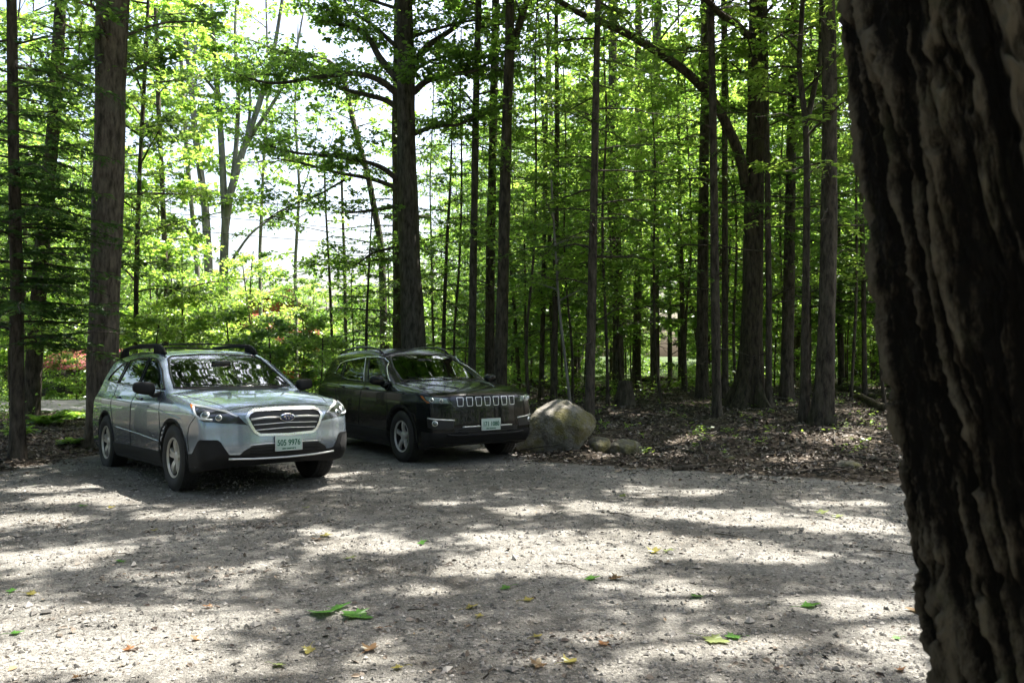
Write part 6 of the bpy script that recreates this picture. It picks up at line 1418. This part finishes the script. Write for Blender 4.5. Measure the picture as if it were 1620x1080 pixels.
    ro = r.build('roof', roof, e); c = MB(); c.box((.6, 3.4, 3.95), (.45, .45, .9), bev=.02); c.build('chimney', principled('brick', (.30, .12, .08), .9, noise=(20, .3)), ro)
    for wx in (-.95, .95):
        f = MB()
        for dx in (-.42, 0, .42): f.box((wx+dx, -.045, 1.75), (.07, .07, 1.15))
        for dz in (-.55, 0, .55): f.box((wx, -.047, 1.75+dz), (.91, .06, .07))
        fo = f.build('window', trim, e); pn = MB(); pn.box((wx, -.030, 1.75), (.80, .012, 1.05)); pn.build('pane', pane, fo)
    # low shed with a red roof at the left
    Y = 29.5; x = (100-810)/F_PX*Y; e = empty('garden_shed', (x, Y, float(terrain(x, Y))), math.radians(-8)); tag(e, 'low shed with a red metal roof beyond the road on the left', 'shed')
    b = MB(); b.box((0, 1.2, .55), (2.2, 2.2, 1.1)); b.build('wall', principled('dark_boards', (.06, .05, .04), .8, noise=(6, .3)), e)
    r = MB(); a = math.radians(22); R = np.array([[1, 0, 0], [0, math.cos(a), -math.sin(a)], [0, math.sin(a), math.cos(a)]]); r.box((0, .75, 1.32), (2.7, 1.9, .05), R=R)
    for k in range(9): r.box((-1.2+k*.3, .75, 1.36), (.03, 1.9, .03), R=R)
    r.build('roof', principled('red_metal', (.24, .045, .05), .6, noise=(4, .2)), e)
    d = MB(); d.box((.4, .085, .5), (.7, .04, .95)); d.build('door', principled('shed_door', (.10, .08, .06), .7), e)
    # wires
    for lab, pts in (('upper overhead wire crossing the bright sky left of the limbed oak', [(-150, 300, 25), (200, 332, 25), (420, 350, 25), (640, 372, 25)]), ('lower overhead wire crossing the bright sky left of the limbed oak', [(-150, 330, 25.5), (200, 356, 25.5), (420, 375, 25.5), (640, 392, 25.5)]), ('thin slack wire highest of the three behind the beeches', [(-150, 250, 26), (200, 292, 26), (420, 322, 26), (640, 352, 26)])):
        P = spline([at(*p) for p in pts], 8); mb = MB(); o = P[0].copy(); mb.tube(P-o, .011, 5); w = mb.build('overhead_wire', M['seam']); w.location = o; tag(w, lab, 'wire')
    P = [at(644, 640, 25.4), at(644, 330, 25.4)]; P[0][2] = float(terrain(P[0][0], P[0][1]))-.05; o = P[0].copy(); mb = MB(); mb.tube(np.array(P)-o, [.12, .10], 10); mb.box(np.array(P[1])-o-np.array([0, 0, .25]), (1.4, .09, .11)); w = mb.build('utility_pole', M['bark_grey']); w.location = o; tag(w, 'utility pole carrying the wires, hidden behind the limbed oak', 'pole')

MAPLE = [(0, 0), (.10, -.05), (.30, -.20), (.22, -.34), (.36, -.30), (.52, -.46), (.50, -.30), (.62, -.24), (.66, -.14), (.86, -.12), (1.0, 0), (.86, .12), (.66, .14), (.62, .24), (.50, .30), (.52, .46), (.36, .30), (.22, .34), (.30, .20), (.10, .05)]
def fallen_leaves():
    rg = np.random.default_rng(9)
    mats = {k: leaf_mat('fallen_'+k, *c, .35, .06) for k, c in {'green': ((.06, .17, .02), (.09, .23, .03), (.1, .25, .02), (.15, .3, .03)), 'yellow': ((.22, .19, .04), (.32, .26, .06), (.3, .25, .03), (.4, .3, .03)), 'brown': ((.16, .09, .04), (.26, .15, .07), (.15, .08, .03), (.2, .1, .04)), 'orange': ((.22, .10, .04), (.28, .14, .06), (.3, .12, .03), (.4, .2, .03)), 'pale': ((.18, .22, .07), (.28, .30, .12), (.2, .25, .05), (.3, .3, .08))}.items()}
    ST = [(512, 975, .21, 'green', 'left leaf of the green maple sprig in the centre foreground'), (562, 978, .21, 'green', 'right leaf of the green maple sprig in the centre foreground'), (535, 963, .14, 'green', 'small upright leaf of the green maple sprig in the centre foreground'), (668, 860, .10, 'green', 'green leaf on a sunlit patch above the maple sprig'), (555, 885, .11, 'pale', 'pale leaf on shaded gravel left of the long sunlit streak'), (935, 918, .11, 'green', 'greenish leaf beside a curled brown one, right of the centre'),
        (975, 918, .10, 'brown', 'curled brown leaf beside a greenish one, right of the centre'), (800, 934, .08, 'green', 'dark green leaf in the middle of the lot'), (745, 965, .08, 'yellow', 'golden leaf beside a little yellow one'), (758, 979, .06, 'yellow', 'little yellow leaf just below the golden leaf'), (835, 952, .07, 'yellow', 'yellow-brown leaf in the centre right of the golden leaf'), (1035, 876, .12, 'yellow', 'yellow maple leaf with a pale one at its side, on bright gravel'), (1058, 874, .10, 'pale', 'pale leaf touching the yellow maple leaf on bright gravel'),
        (1300, 812, .14, 'pale', 'cluster-leaf, pale and broad, at the far right of the lot'), (1325, 818, .12, 'pale', 'second pale leaf right beside the broad one at the far right'), (1102, 945, .10, 'green', 'bright green narrow leaf on a sunlit patch at the right'), (1280, 962, .12, 'green', 'dark green maple leaf on the right before the sunlit corner'), (1130, 1018, .14, 'pale', 'large lime leaf in the right foreground'), (1160, 1012, .10, 'green', 'stalked leaf overlapping the large lime leaf'), (1418, 1012, .05, 'green', 'tiny green leaf close to the foreground trunk'),
        (1455, 972, .13, 'brown', 'curled tan leaf against the edge of the foreground trunk'), (1425, 1064, .06, 'orange', 'orange leaf at the bottom right beside the foreground trunk'), (955, 1025, .07, 'orange', 'orange leaf in the lower middle right'), (900, 1052, .09, 'yellow', 'yellow leaf near the bottom edge right of centre'), (850, 1055, .09, 'brown', 'crumpled brown leaf near the bottom edge'), (585, 1030, .10, 'brown', 'brown leaf in the shaded bottom middle'), (600, 997, .06, 'orange', 'small orange leaf below the green maple sprig'), (630, 1060, .06, 'yellow', 'small yellow leaf at the bottom middle'),
        (488, 1032, .08, 'yellow', 'yellow-green leaf in the shade left of the bottom middle'), (440, 1055, .07, 'pale', 'pale round leaf at the bottom left'), (205, 1030, .06, 'orange', 'orange leaf on the big sunlit patch at bottom left'), (122, 1075, .07, 'brown', 'rust leaf at the bottom edge left'), (25, 1004, .07, 'green', 'dark leaf near the left edge low down'), (50, 942, .08, 'yellow', 'tan leaf near the left edge'), (18, 938, .07, 'green', 'green leaf at the very left edge'), (190, 890, .09, 'green', 'upright green leaf left of the middle dirt patch'), (130, 802, .09, 'green', 'green leaf at the left below the wagon'), (175, 804, .08, 'yellow', 'yellow leaf right of the green one below the wagon'),
        (515, 850, .12, 'yellow', 'yellow leaves heap-top leaf left of centre'), (500, 856, .10, 'brown', 'brown leaf at the left of the yellow heap-top leaf'), (485, 805, .08, 'pale', 'pale leaf in shade in front of the wagon plate'), (245, 840, .08, 'yellow', 'dull yellow leaf on the dirt ridge'), (985, 785, .09, 'pale', 'pale leaf far out toward the rocks'), (850, 1010, .06, 'yellow', 'ochre leaf in the lower middle'), (330, 965, .06, 'orange', 'orange-brown leaf in the left middle'), (310, 1012, .06, 'brown', 'brown leaf on the big sunlit patch')]
    for px, py, s, c, lab in ST:
        s *= .9; g = ground_at(px, py, 2.0); bm_ = np.array(MAPLE); nv = len(bm_)
        curl = rg.uniform(.10, .5) if c in ('brown', 'orange', 'yellow') else rg.uniform(.05, .22)
        x = (bm_[:, 0]-.45)*s*1.25; y = bm_[:, 1]*s*1.25; z = curl*s*((y/s)**2*2.2+(x/s)**2*.7)+.004
        ctr = np.array([[0, 0, .006]]); V = np.vstack([np.stack([x, y, z], 1), ctr]); F = [[i, (i+1) % nv, nv] for i in range(nv)]
        V2 = V.copy(); V2[:, 2] -= .0012; mb = MB(); mb.add(V, F)
        mb.tube([(-.45*s*1.25, 0, .008), (-.75*s*1.25, .04*s, .010), (-1.0*s*1.25, .10*s, .004)], .0016, 4)
        o = mb.build('fallen_leaf', mats[c], smooth=True); o.location = (g[0], g[1], float(terrain(g[0], g[1]))+.006); o.rotation_euler = (rg.normal(0, .12), rg.normal(0, .12), rg.uniform(0, 6.28)); tag(o, lab, 'leaf', 'leaves fallen on the lot')
    TW = [(880, 893, 930, 905, 'bare twig on the long sunlit streak'), (820, 1030, 835, 1045, 'short dark twig in the lower middle'), (1130, 845, 1200, 858, 'forked dry twig at the right of the lot'), (645, 972, 678, 968, 'dark twig right of the green maple sprig'), (1380, 872, 1455, 882, 'long thin twig close to the foreground trunk'), (660, 838, 676, 832, 'short twig just above the long sunlit streak'), (765, 1078, 785, 1066, 'twig at the bottom edge'), (180, 878, 210, 882, 'dark curved twig left of centre'), (965, 814, 1000, 820, 'curved twig toward the right middle of the lot'), (440, 902, 470, 897, 'twig on the shaded gravel in front of the wagon')]
    for i, (a, b, c, d, lab) in enumerate(TW):
        P0 = ground_at(a, b, 2.0); P1 = ground_at(c, d, 2.0); t = np.linspace(0, 1, 7); P = P0+(P1-P0)*t[:, None]; P[1:-1, :2] += rg.normal(0, .012, (5, 2)); P[:, 2] = terrain(P[:, 0], P[:, 1])+.008+.010*np.sin(np.pi*t); o0 = P[0].copy()
        mb = MB(); mb.tube(P-o0, np.linspace(.005, .0022, 7), 5); j = P[3]-o0; mb.tube([j, j+np.array([.03, .05*(-1)**i, .008])], [.003, .0015], 4); o = mb.build('fallen_twig', M['bark_dark']); o.location = o0; tag(o, lab, 'twig', 'twigs on the lot')

# ------------------------------------------------------------------ camera, light, sky
def setup():
    cam = bpy.data.cameras.new('camera'); co = bpy.data.objects.new('camera', cam); COL.objects.link(co); scene.camera = co
    cam.sensor_width = 36; cam.lens = 36*F_PX/1620; cam.clip_start = .05; cam.clip_end = 2000
    co.location = (0, 0, CAM_H); co.rotation_euler = (math.pi/2+PITCH, 0, 0)
    cam.dof.use_dof = True; cam.dof.focus_distance = 10.5; cam.dof.aperture_fstop = 5.6
    w = bpy.data.worlds.new('World'); scene.world = w; w.use_nodes = True; nt = w.node_tree; nt.nodes.clear()
    sky = nt.nodes.new('ShaderNodeTexSky'); sky.sky_type = 'NISHITA'; sky.sun_disc = False; el = math.asin(SUN[2]); az = math.atan2(SUN[0], SUN[1])
    sky.sun_elevation = el; sky.sun_rotation = az; sky.air_density = 1.0; sky.dust_density = 6.0; sky.ozone_density = 1.0
    bg = nt.nodes.new('ShaderNodeBackground'); bg.inputs['Strength'].default_value = SKY; out = nt.nodes.new('ShaderNodeOutputWorld'); nt.links.new(sky.outputs[0], bg.inputs[0]); nt.links.new(bg.outputs[0], out.inputs[0])
    l = bpy.data.lights.new('sun', 'SUN'); lo = bpy.data.objects.new('sun', l); COL.objects.link(lo); l.energy = SUN_E; l.angle = math.radians(.53); l.color = (1, .955, .88)
    lo.location = tuple(SUN*60); lo.rotation_euler = Vector(-SUN).to_track_quat('-Z', 'Y').to_euler()
    vs = scene.view_settings; vs.view_transform = 'Standard'; vs.look = 'None'; vs.exposure = EXPO; vs.gamma = 1
    scene.render.engine = 'CYCLES'; cy = scene.cycles; cy.max_bounces = 7; cy.diffuse_bounces = 4; cy.glossy_bounces = 3; cy.transmission_bounces = 5; cy.transparent_max_bounces = 10; cy.sample_clamp_indirect = 6; cy.caustics_reflective = False; cy.caustics_refractive = False
    cy.use_denoising = True
    try: cy.denoiser = 'OPENIMAGEDENOISE'; cy.denoising_prefilter = 'ACCURATE'
    except Exception: pass
    cy.use_adaptive_sampling = True; cy.adaptive_threshold = .015
SKY, SUN_E, EXPO = .15, 5.0, 2.0
make_ground()
make_wagon((-3.046, 9.70, 0), .70, -.017)
make_suv((-.83, 12.13, 0), .60, 0)
build_trees()
fore = foreground_tree()
finish_overhead(fore)
props(); scatter(); surround(); ground_plants(); litter(); fallen_leaves()
setup()
